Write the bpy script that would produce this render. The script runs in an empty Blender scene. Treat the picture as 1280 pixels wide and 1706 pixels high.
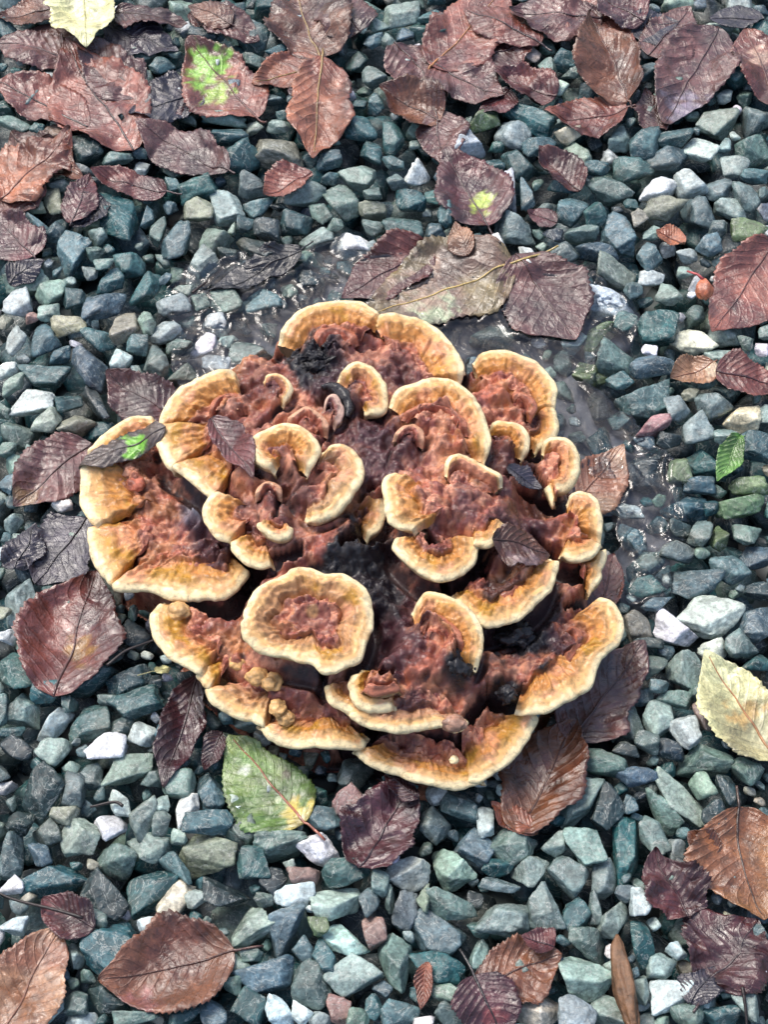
import bpy, bmesh, math, random
import numpy as np
from mathutils import Vector, Matrix

random.seed(7)
RNG = np.random.default_rng(11)
SC = bpy.context.scene
COL = SC.collection

# ------------------------------------------------------------------ camera
TH = math.radians(32.0)      # off-nadir angle
DIST = 0.90
VF = math.radians(15.0)      # half vertical field of view
TV = math.tan(VF); THZ = TV * 1280.0 / 1706.0
CAMP = np.array([0.0, -DIST * math.sin(TH), DIST * math.cos(TH)])
cam = bpy.data.cameras.new('camera'); camo = bpy.data.objects.new('camera', cam)
COL.objects.link(camo); SC.camera = camo
camo.location = CAMP; camo.rotation_euler = (TH, 0, 0)
cam.sensor_fit = 'VERTICAL'; cam.sensor_height = 24; cam.lens = 12.0 / TV
cam.clip_start = 0.01; cam.clip_end = 200

# ------------------------------------------------------------------ world and sun (overcast)
W = bpy.data.worlds.new('World'); SC.world = W; W.use_nodes = True
nt = W.node_tree; bg = nt.nodes['Background']
sky = nt.nodes.new('ShaderNodeTexSky'); sky.sky_type = 'NISHITA'; sky.sun_disc = False
SUN_EL, SUN_AZ = math.radians(58), math.radians(-45)
sky.sun_elevation = SUN_EL; sky.sun_rotation = SUN_AZ; sky.air_density = 1.0; sky.dust_density = 4.0; sky.ozone_density = 1.0
nt.links.new(sky.outputs[0], bg.inputs[0]); bg.inputs[1].default_value = 0.12
sun = bpy.data.lights.new('sun', 'SUN'); sun.energy = 1.3; sun.angle = math.radians(26); sun.color = (1, .97, .92)
suno = bpy.data.objects.new('sun', sun); COL.objects.link(suno)
sd = Vector((math.sin(SUN_AZ) * math.cos(SUN_EL), math.cos(SUN_AZ) * math.cos(SUN_EL), math.sin(SUN_EL)))
suno.rotation_euler = sd.to_track_quat('Z', 'Y').to_euler(); suno.location = sd * 5
SC.view_settings.view_transform = 'Standard'; SC.view_settings.look = 'None'
SC.view_settings.exposure = 1.0; SC.view_settings.gamma = 1.0
SC.render.engine = 'CYCLES'

# ------------------------------------------------------------------ maths helpers
FWD = np.array([0, math.sin(TH), -math.cos(TH)]); UP = np.array([0, math.cos(TH), math.sin(TH)])

def at(px, py, z=0.0):
    """photo pixel -> world point on the level z"""
    px = np.asarray(px, float); py = np.asarray(py, float); z = np.asarray(z, float) + 0 * px
    dx = (px - 640) / 640 * THZ; dy = -(py - 853) / 853 * TV
    d = FWD[None, :] + dx.reshape(-1, 1) * np.array([[1, 0, 0]]) + dy.reshape(-1, 1) * UP[None, :]
    k = (z.reshape(-1) - CAMP[2]) / d[:, 2]
    return CAMP[None, :] + d * k[:, None]

def to_px(P):
    r = P - CAMP; dz = r @ FWD
    return 640 + 640 * r[:, 0] / dz / THZ, 853 - 853 * (r @ UP) / dz / TV

def pxm(py):
    """metres per photo pixel on the ground around the image row py"""
    p = at([640, 641], [py, py], 0.005)
    return float(abs(p[1, 0] - p[0, 0]))

def _h(ix, iy, iz, seed):
    n = (ix * 374761393 + iy * 668265263 + iz * 2147483647 + seed * 1274126177) & 0xFFFFFFFF
    n = ((n ^ (n >> 13)) * 1274126177) & 0xFFFFFFFF
    n = ((n ^ (n >> 16)) * 2246822519) & 0xFFFFFFFF
    return ((n ^ (n >> 15)) & 0xFFFFFF) / float(0xFFFFFF)

def noise3(P, seed=0):
    """value noise -1..1, vectorised"""
    P = np.asarray(P, float); I = np.floor(P).astype(np.int64); F = P - I
    F = F * F * F * (F * (F * 6 - 15) + 10); out = 0
    for a in (0, 1):
        wx = F[:, 0] if a else 1 - F[:, 0]
        for b in (0, 1):
            wy = F[:, 1] if b else 1 - F[:, 1]
            for c in (0, 1):
                wz = F[:, 2] if c else 1 - F[:, 2]
                out = out + wx * wy * wz * _h(I[:, 0] + a, I[:, 1] + b, I[:, 2] + c, seed)
    return out * 2 - 1

def fbm(P, seed=0, oct=3):
    o = 0; a = 1; t = 0
    for i in range(oct):
        o = o + a * noise3(P * (2.03 ** i) + i * 17.3, seed + i); t += a; a *= .5
    return o / t

def worley(P, seed=0, ids=False):
    """distance to the nearest feature point (F1) and second (F2), in the plane"""
    I = np.floor(P[:, :2]).astype(np.int64); f1 = np.full(len(P), 9.0); f2 = f1.copy(); cid = None
    for a in (-1, 0, 1):
        for b in (-1, 0, 1):
            cx, cy = I[:, 0] + a, I[:, 1] + b; z0 = np.zeros_like(cx)
            qx = cx + _h(cx, cy, z0, seed); qy = cy + _h(cx, cy, z0 + 1, seed)
            d = np.hypot(P[:, 0] - qx, P[:, 1] - qy)
            if ids: cid = np.where(d < f1, _h(cx, cy, z0 + 2, seed), cid if cid is not None else 0)
            n1 = np.minimum(f1, d); f2 = np.minimum(f2, np.maximum(f1, d)); f1 = n1
    return (f1, f2, cid) if ids else (f1, f2)

def sst(a, b, x):
    t = np.clip((x - a) / (b - a), 0, 1); return t * t * (3 - 2 * t)

def mixc(a, b, k):
    k = np.asarray(k)[..., None]; return np.asarray(a) * (1 - k) + np.asarray(b) * k

# ------------------------------------------------------------------ mesh helpers
def mesh(name, V, F, mat, smooth=True, col=None, uv=None):
    V = np.asarray(V, np.float32); F = np.asarray(F, np.int32); k = F.shape[1]
    me = bpy.data.meshes.new(name)
    me.vertices.add(len(V)); me.vertices.foreach_set('co', V.ravel())
    me.loops.add(F.size); me.loops.foreach_set('vertex_index', F.ravel())
    me.polygons.add(len(F)); me.polygons.foreach_set('loop_start', np.arange(0, F.size, k, dtype=np.int32))
    me.polygons.foreach_set('use_smooth', np.full(len(F), smooth))
    me.update(calc_edges=True)
    if col is not None:
        a = me.attributes.new('col', 'FLOAT_COLOR', 'POINT')
        c = np.ones((len(V), 4), np.float32); c[:, :3] = col; a.data.foreach_set('color', c.ravel())
    if uv is not None:
        u = me.uv_layers.new(name='UVMap'); u.data.foreach_set('uv', np.asarray(uv, np.float32)[F.ravel()].ravel())
    me.materials.append(mat); return me

def link(name, me, parent=None, loc=None):
    o = bpy.data.objects.new(name, me); COL.objects.link(o)
    if parent is not None: o.parent = parent
    if loc is not None: o.location = loc
    return o

def tag(o, label=None, cat=None, group=None, kind=None):
    if label: o['label'] = label
    if cat: o['category'] = cat
    if group: o['group'] = group
    if kind: o['kind'] = kind
    return o

def gridF(n, m, wrap=False):
    """quads of an n x m grid (index i*m+j)"""
    i = np.arange(n if wrap else n - 1)[:, None]; j = np.arange(m - 1)[None, :]
    i2 = (i + 1) % n
    return np.stack([i * m + j, i2 * m + j, i2 * m + j + 1, i * m + j + 1], -1).reshape(-1, 4)

def tube(P, R, k=8):
    """tapered tube along points"""
    P = np.asarray(P, float); n = len(P); T = np.gradient(P, axis=0); T /= np.linalg.norm(T, axis=1)[:, None] + 1e-12
    up = np.array([0, 0, 1.0]); A = np.cross(T, up); A /= np.linalg.norm(A, axis=1)[:, None] + 1e-12; B = np.cross(A, T)
    th = np.linspace(0, 2 * math.pi, k, endpoint=False)
    V = P[:, None] + R[:, None, None] * (A[:, None] * np.cos(th)[None, :, None] + B[:, None] * np.sin(th)[None, :, None])
    V = V.reshape(-1, 3); F = []
    for i in range(n - 1):
        for j in range(k): F.append((i * k + j, i * k + (j + 1) % k, (i + 1) * k + (j + 1) % k, (i + 1) * k + j))
    a = len(V); V = np.vstack([V, P[0], P[-1]])
    for j in range(k):
        F.append((a, (j + 1) % k, j, a)); F.append((a + 1, (n - 1) * k + j, (n - 1) * k + (j + 1) % k, a + 1))
    return V, F

def tri(F):
    F = np.asarray(F)
    return np.vstack([F[:, [0, 1, 2]], F[:, [0, 2, 3]]])

def cr(pts, n, closed=False):
    """Catmull-Rom resample (arc-length even) of 2-D points"""
    P = np.asarray(pts, float)
    Q = np.vstack([P[-1], P, P[0], P[1]]) if closed else np.vstack([2 * P[0] - P[1], P, 2 * P[-1] - P[-2]])
    out = []
    for i in range(len(Q) - 3):
        t = np.linspace(0, 1, 24, endpoint=False)[:, None]
        a, b, c, d = Q[i], Q[i + 1], Q[i + 2], Q[i + 3]
        out.append(.5 * ((2 * b) + (c - a) * t + (2 * a - 5 * b + 4 * c - d) * t ** 2 + (3 * b - a - 3 * c + d) * t ** 3))
    C = np.vstack(out + [Q[-2][None]])
    L = np.r_[0, np.cumsum(np.hypot(*np.diff(C, axis=0).T))]
    s = np.linspace(0, L[-1], n, endpoint=not closed)
    return np.stack([np.interp(s, L, C[:, 0]), np.interp(s, L, C[:, 1])], 1), L[-1]

# ------------------------------------------------------------------ height map of everything placed so far (1 mm cells)
HX0, HY0, HS = -0.34, -0.42, 0.001
HN, HM = 680, 880
H = np.full((HN, HM), -0.03)

def rast(V):
    i = ((V[:, 0] - HX0) / HS).astype(int); j = ((V[:, 1] - HY0) / HS).astype(int)
    ok = (i >= 0) & (j >= 0) & (i < HN) & (j < HM); np.maximum.at(H, (i[ok], j[ok]), V[ok, 2])

def maxf(A, r):
    B = A.copy()
    for ax in (0, 1):
        C = B.copy()
        for k in range(1, r + 1):
            C = np.maximum(C, np.roll(B, k, ax)); C = np.maximum(C, np.roll(B, -k, ax))
        B = C
    return B

def blur(A, r, it=2):
    for _ in range(it):
        for ax in (0, 1):
            c = np.cumsum(np.concatenate([A.take(range(-r - 1, 0), ax), A, A.take(range(0, r), ax)], ax), ax)
            n = A.shape[ax]
            A = (c.take(range(2 * r + 1, 2 * r + 1 + n), ax) - c.take(range(0, n), ax)) / (2 * r + 1) if ax == 0 or ax == 1 else A
    return A

def samp(A, x, y):
    u = np.clip((x - HX0) / HS, 0, HN - 1.001); v = np.clip((y - HY0) / HS, 0, HM - 1.001)
    i = u.astype(int); j = v.astype(int); a = u - i; b = v - j
    return A[i, j] * (1 - a) * (1 - b) + A[i + 1, j] * a * (1 - b) + A[i, j + 1] * (1 - a) * b + A[i + 1, j + 1] * a * b

# ------------------------------------------------------------------ materials
def newmat(name):
    m = bpy.data.materials.new(name); m.use_nodes = True
    n = m.node_tree.nodes; l = m.node_tree.links; return m, n, l, n['Principled BSDF']

def N(n, t, **kw):
    x = n.new(t)
    for k, v in kw.items():
        if k in x.inputs: x.inputs[k].default_value = v
        else: setattr(x, k, v)
    return x

def ramp(n, pts):
    r = n.new('ShaderNodeValToRGB'); e = r.color_ramp.elements
    while len(e) < len(pts): e.new(.5)
    for q, (p, c) in zip(e, pts):
        q.position = p; q.color = (c, c, c, 1) if not isinstance(c, tuple) else (*c, 1)
    return r

def noise(n, l, geo, scale, detail=4, rough=.6, dist=0):
    t = N(n, 'ShaderNodeTexNoise', Scale=scale, Detail=detail, Roughness=rough, Distortion=dist)
    l.new(geo.outputs['Position'], t.inputs['Vector']); return t

def mul(n, l, a, b, mode='MULTIPLY', f=1.0):
    x = n.new('ShaderNodeMix'); x.data_type = 'RGBA'; x.blend_type = mode; x.inputs[0].default_value = f
    for s, i in ((a, 6), (b, 7)):
        if isinstance(s, tuple): x.inputs[i].default_value = (*s, 1)
        else: l.new(s, x.inputs[i])
    return x

def mat_stone():
    m, n, l, p = newmat('wet_stone'); g = n.new('ShaderNodeNewGeometry'); a = N(n, 'ShaderNodeAttribute', attribute_name='col')
    n1 = noise(n, l, g, 130, 6, .65, .6); r1 = ramp(n, [(.3, .45), (.5, 1.0), (.72, 1.7)]); l.new(n1.outputs[0], r1.inputs[0])
    x = mul(n, l, a.outputs['Color'], r1.outputs[0])
    n2 = noise(n, l, g, 620, 4, .7); r2 = ramp(n, [(.3, .55), (.52, 1.0), (.75, 1.5)]); l.new(n2.outputs[0], r2.inputs[0])
    x = mul(n, l, x.outputs[2], r2.outputs[0])
    n3 = noise(n, l, g, 75, 5, .55, 2.2); r3 = ramp(n, [(.485, 0.0), (.5, .55), (.515, 0.0)]); l.new(n3.outputs[0], r3.inputs[0])
    y = mul(n, l, x.outputs[2], (.5, .52, .48), 'MIX'); l.new(r3.outputs[0], y.inputs[0])
    # faint olive film
    n4 = noise(n, l, g, 22, 3, .5); r4 = ramp(n, [(.55, 0.0), (.7, .25)]); l.new(n4.outputs[0], r4.inputs[0])
    z = mul(n, l, y.outputs[2], (.16, .15, .09), 'MIX'); l.new(r4.outputs[0], z.inputs[0])
    l.new(z.outputs[2], p.inputs['Base Color'])
    n5 = noise(n, l, g, 160, 5, .6); r5 = ramp(n, [(.35, .2), (.65, .55)]); l.new(n5.outputs[0], r5.inputs[0]); l.new(r5.outputs[0], p.inputs['Roughness'])
    b = N(n, 'ShaderNodeBump', Strength=.75, Distance=.0011); n6 = noise(n, l, g, 330, 8, .68, .5); l.new(n6.outputs[0], b.inputs['Height'])
    l.new(b.outputs[0], p.inputs['Normal']); p.inputs['Specular IOR Level'].default_value = .55; p.inputs['Coat Weight'].default_value = .25; p.inputs['Coat Roughness'].default_value = .1; l.new(b.outputs[0], p.inputs['Coat Normal'])
    return m

def mat_leaf():
    m, n, l, p = newmat('wet_leaf'); g = n.new('ShaderNodeNewGeometry'); a = N(n, 'ShaderNodeAttribute', attribute_name='col')
    uv = N(n, 'ShaderNodeUVMap', uv_map='UVMap'); sx = n.new('ShaderNodeSeparateXYZ'); l.new(uv.outputs[0], sx.inputs[0])
    def mth(op, *v):
        q = n.new('ShaderNodeMath'); q.operation = op
        for i, s in enumerate(v):
            if isinstance(s, (int, float)): q.inputs[i].default_value = s
            else: l.new(s, q.inputs[i])
        return q.outputs[0]
    ab = mth('ABSOLUTE', mth('SUBTRACT', sx.outputs[1], .5))                     # 0..0.5 across
    wob = noise(n, l, g, 90, 2, .5)
    ph = mth('ADD', mth('SUBTRACT', mth('MULTIPLY', sx.outputs[0], 10.0), mth('MULTIPLY', ab, 5.4)), mth('MULTIPLY', wob.outputs[0], .35))
    fr = mth('ABSOLUTE', mth('SUBTRACT', mth('FRACT', ph), .5))                  # 0 at the vein
    vein = ramp(n, [(0.0, 1.0), (.06, .4), (.13, 0.0)]); l.new(fr, vein.inputs[0])
    mid = ramp(n, [(0.0, 1.0), (.03, 0.0)]); l.new(ab, mid.inputs[0])
    vm = mth('MAXIMUM', vein.outputs[0], mid.outputs[0])
    n1 = noise(n, l, g, 95, 6, .65, .8); r1 = ramp(n, [(.28, .4), (.5, 1.0), (.74, 1.7)]); l.new(n1.outputs[0], r1.inputs[0])
    x = mul(n, l, a.outputs['Color'], r1.outputs[0])
    n2 = noise(n, l, g, 700, 4, .7); r2 = ramp(n, [(.3, .7), (.7, 1.3)]); l.new(n2.outputs[0], r2.inputs[0])
    x = mul(n, l, x.outputs[2], r2.outputs[0])
    nv = noise(n, l, g, 60, 2); rv = ramp(n, [(.4, (.42, .4, .42)), (.6, (1.9, 1.65, 1.5))]); l.new(nv.outputs[0], rv.inputs[0])
    xv = mul(n, l, x.outputs[2], rv.outputs[0]); y = mul(n, l, x.outputs[2], xv.outputs[2], 'MIX'); l.new(mth('MULTIPLY', vm, .24), y.inputs[0])
    l.new(y.outputs[2], p.inputs['Base Color'])
    n5 = noise(n, l, g, 70, 5, .6); r5 = ramp(n, [(.35, .16), (.62, .48)]); l.new(n5.outputs[0], r5.inputs[0]); l.new(r5.outputs[0], p.inputs['Roughness'])
    n6 = noise(n, l, g, 170, 6, .6, .8)
    b = N(n, 'ShaderNodeBump', Strength=.8, Distance=.0016); l.new(n6.outputs[0], b.inputs['Height'])
    b2 = N(n, 'ShaderNodeBump', Strength=.5, Distance=.0005, invert=True); l.new(vm, b2.inputs['Height']); l.new(b.outputs[0], b2.inputs['Normal'])
    l.new(b2.outputs[0], p.inputs['Normal']); p.inputs['Specular IOR Level'].default_value = .6; p.inputs['Coat Weight'].default_value = .5; p.inputs['Coat Roughness'].default_value = .06; l.new(b.outputs[0], p.inputs['Coat Normal'])
    return m

def mat_fungus():
    m, n, l, p = newmat('fungus_flesh'); g = n.new('ShaderNodeNewGeometry'); a = N(n, 'ShaderNodeAttribute', attribute_name='col')
    n1 = noise(n, l, g, 300, 6, .7, .6); r1 = ramp(n, [(.3, .55), (.5, 1.0), (.72, 1.28)]); l.new(n1.outputs[0], r1.inputs[0])
    x = mul(n, l, a.outputs['Color'], r1.outputs[0]); l.new(x.outputs[2], p.inputs['Base Color'])
    n5 = noise(n, l, g, 130, 4, .6); r5 = ramp(n, [(.38, .18), (.6, .5)]); l.new(n5.outputs[0], r5.inputs[0]); l.new(r5.outputs[0], p.inputs['Roughness'])
    n6 = noise(n, l, g, 380, 8, .75, .8); b = N(n, 'ShaderNodeBump', Strength=.8, Distance=.0014); l.new(n6.outputs[0], b.inputs['Height'])
    l.new(b.outputs[0], p.inputs['Normal']); p.inputs['Coat Weight'].default_value = .3; p.inputs['Coat Roughness'].default_value = .12; b3 = N(n, 'ShaderNodeBump', Strength=.35, Distance=.0012); l.new(n5.outputs[0], b3.inputs['Height']); l.new(b3.outputs[0], p.inputs['Coat Normal'])
    return m

def mat_simple(name, c, rough=.5, scale=200, bump=.5):
    m, n, l, p = newmat(name); g = n.new('ShaderNodeNewGeometry')
    n1 = noise(n, l, g, scale, 6, .65); r1 = ramp(n, [(.3, tuple(v * .5 for v in c)), (.7, tuple(v * 1.5 for v in c))]); l.new(n1.outputs[0], r1.inputs[0])
    l.new(r1.outputs[0], p.inputs['Base Color']); p.inputs['Roughness'].default_value = rough
    b = N(n, 'ShaderNodeBump', Strength=bump, Distance=.001); l.new(n1.outputs[0], b.inputs['Height']); l.new(b.outputs[0], p.inputs['Normal'])
    return m

def mat_water():
    m, n, l, p = newmat('puddle_water'); g = n.new('ShaderNodeNewGeometry'); n.remove(p)
    n1 = noise(n, l, g, 60, 3, .5, 1.5); b = N(n, 'ShaderNodeBump', Strength=.35, Distance=.004); l.new(n1.outputs[0], b.inputs['Height'])
    tr = n.new('ShaderNodeBsdfTransparent'); tr.inputs[0].default_value = (.88, .91, .93, 1)
    gl = n.new('ShaderNodeBsdfGlossy'); gl.inputs['Roughness'].default_value = .10; fr = N(n, 'ShaderNodeFresnel', IOR=1.55); mx = n.new('ShaderNodeMixShader')
    l.new(b.outputs[0], gl.inputs['Normal']); l.new(b.outputs[0], fr.inputs['Normal']); l.new(fr.outputs[0], mx.inputs[0]); l.new(tr.outputs[0], mx.inputs[1]); l.new(gl.outputs[0], mx.inputs[2])
    # pale diffuse streaks painted in place of sky reflections on the water
    n2 = noise(n, l, g, 26, 3, .5, 2.0); r2 = ramp(n, [(.48, .0), (.6, .03), (.72, .06)]); l.new(n2.outputs[0], r2.inputs[0]); df = n.new('ShaderNodeBsdfDiffuse'); df.inputs[0].default_value = (.42, .42, .47, 1)
    m2 = n.new('ShaderNodeMixShader'); l.new(r2.outputs[0], m2.inputs[0]); l.new(mx.outputs[0], m2.inputs[1]); l.new(df.outputs[0], m2.inputs[2]); mx = m2
    l.new(mx.outputs[0], n['Material Output'].inputs['Surface'])
    return m

M_STONE = mat_stone(); M_LEAF = mat_leaf(); M_FUN = mat_fungus(); M_WATER = mat_water()
def mat_far_gravel():
    m, n, l, p = newmat('far_gravel'); g = n.new('ShaderNodeNewGeometry'); v = N(n, 'ShaderNodeTexVoronoi', Scale=52.0); l.new(g.outputs['Position'], v.inputs['Vector'])
    sx = n.new('ShaderNodeSeparateColor'); l.new(v.outputs['Color'], sx.inputs[0]); r = ramp(n, [(.1, (.02, .028, .03)), (.5, (.07, .09, .09)), (.8, (.14, .17, .16)), (1.0, (.35, .37, .36))]); l.new(sx.outputs[0], r.inputs[0])
    e = ramp(n, [(.35, 1.0), (.75, .12)]); l.new(v.outputs['Distance'], e.inputs[0]); x = mul(n, l, r.outputs[0], e.outputs[0]); l.new(x.outputs[2], p.inputs['Base Color']); p.inputs['Roughness'].default_value = .6
    b = N(n, 'ShaderNodeBump', Strength=1.0, Distance=.012, invert=True); l.new(v.outputs['Distance'], b.inputs['Height']); l.new(b.outputs[0], p.inputs['Normal']); return m
M_SOIL = mat_far_gravel()
M_SHEEN = mat_simple('sheen_bed_grey', (.13, .13, .145), .6, 110, .7)  # lavender-grey standing in for sky reflected in the puddle
M_WOOD = mat_simple('wet_wood', (.15, .075, .035), .45, 260, 1.0)
M_TWIG = mat_simple('dark_twig', (.02, .013, .012), .4, 300, .5)

# ------------------------------------------------------------------ puddle: gravel lies lower here (photo pixel, radius)
PUD = [(340, 500, 80, .5), (430, 500, 110, .6), (480, 575, 70, 1), (560, 470, 90, .9), (640, 480, 90, .8), (360, 600, 90, .6), (870, 590, 90, 1), (930, 620, 80, 1.25), (960, 690, 80, 1.25), (1010, 740, 80, .9),
       (1070, 800, 80, .8), (1085, 880, 70, .8), (1060, 960, 70, .6), (940, 500, 90, .8), (760, 520, 100, 1), (1010, 540, 70, .6), (990, 800, 70, 1)]
def pudk(u, v):
    k = 0 * u - 1; kd = 0 * u
    for (a, b, r, d) in PUD:
        q = 1 - np.hypot(u - a, (v - b) * 1.1) / r; k = np.maximum(k, q); kd = np.maximum(kd, d * sst(.02, .5, q))
    return k, kd
def puddle(x, y):
    P = np.stack([x, y, np.zeros_like(x)], 1); u, v = to_px(P); return pudk(u, v)[1]
ZW = -0.0005       # water level
DIP = 0.0066      # how far the gravel dips under the puddle

# ------------------------------------------------------------------ ground sheet
def build_ground():
    g = np.r_[-30, -8, -2, -.7, np.linspace(-.5, .5, 61), .7, 2, 8, 30]; n = len(g)
    X, Y = np.meshgrid(g, g, indexing='ij'); P = np.stack([X.ravel(), Y.ravel(), 0 * X.ravel()], 1)
    P[:, 2] = -.026 + .003 * fbm(P * 40, 3)
    o = link('ground', mesh('ground', P, gridF(n, n), M_SOIL)); tag(o, kind='structure')
build_ground()

# ------------------------------------------------------------------ gravel
PAL = {'g': (.108, .160, .148), 't': (.038, .092, .098), 'b': (.078, .132, .148), 'w': (.66, .70, .69), 'l': (.21, .285, .255), 'd': (.022, .040, .045),
       'o': (.23, .235, .18), 'k': (.24, .15, .13), 'v': (.10, .15, .075), 'c': (.62, .56, .44), 'e': (.022, .082, .090), 'u': (.41, .49, .475)}
CNAME = {'g': 'grey-green', 't': 'dark teal', 'b': 'blue-grey', 'w': 'white', 'l': 'light grey-green', 'd': 'near-black', 'o': 'beige-grey', 'k': 'pinkish brown',
         'v': 'olive green', 'c': 'cream', 'e': 'deep teal', 'u': 'pale grey'}
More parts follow.
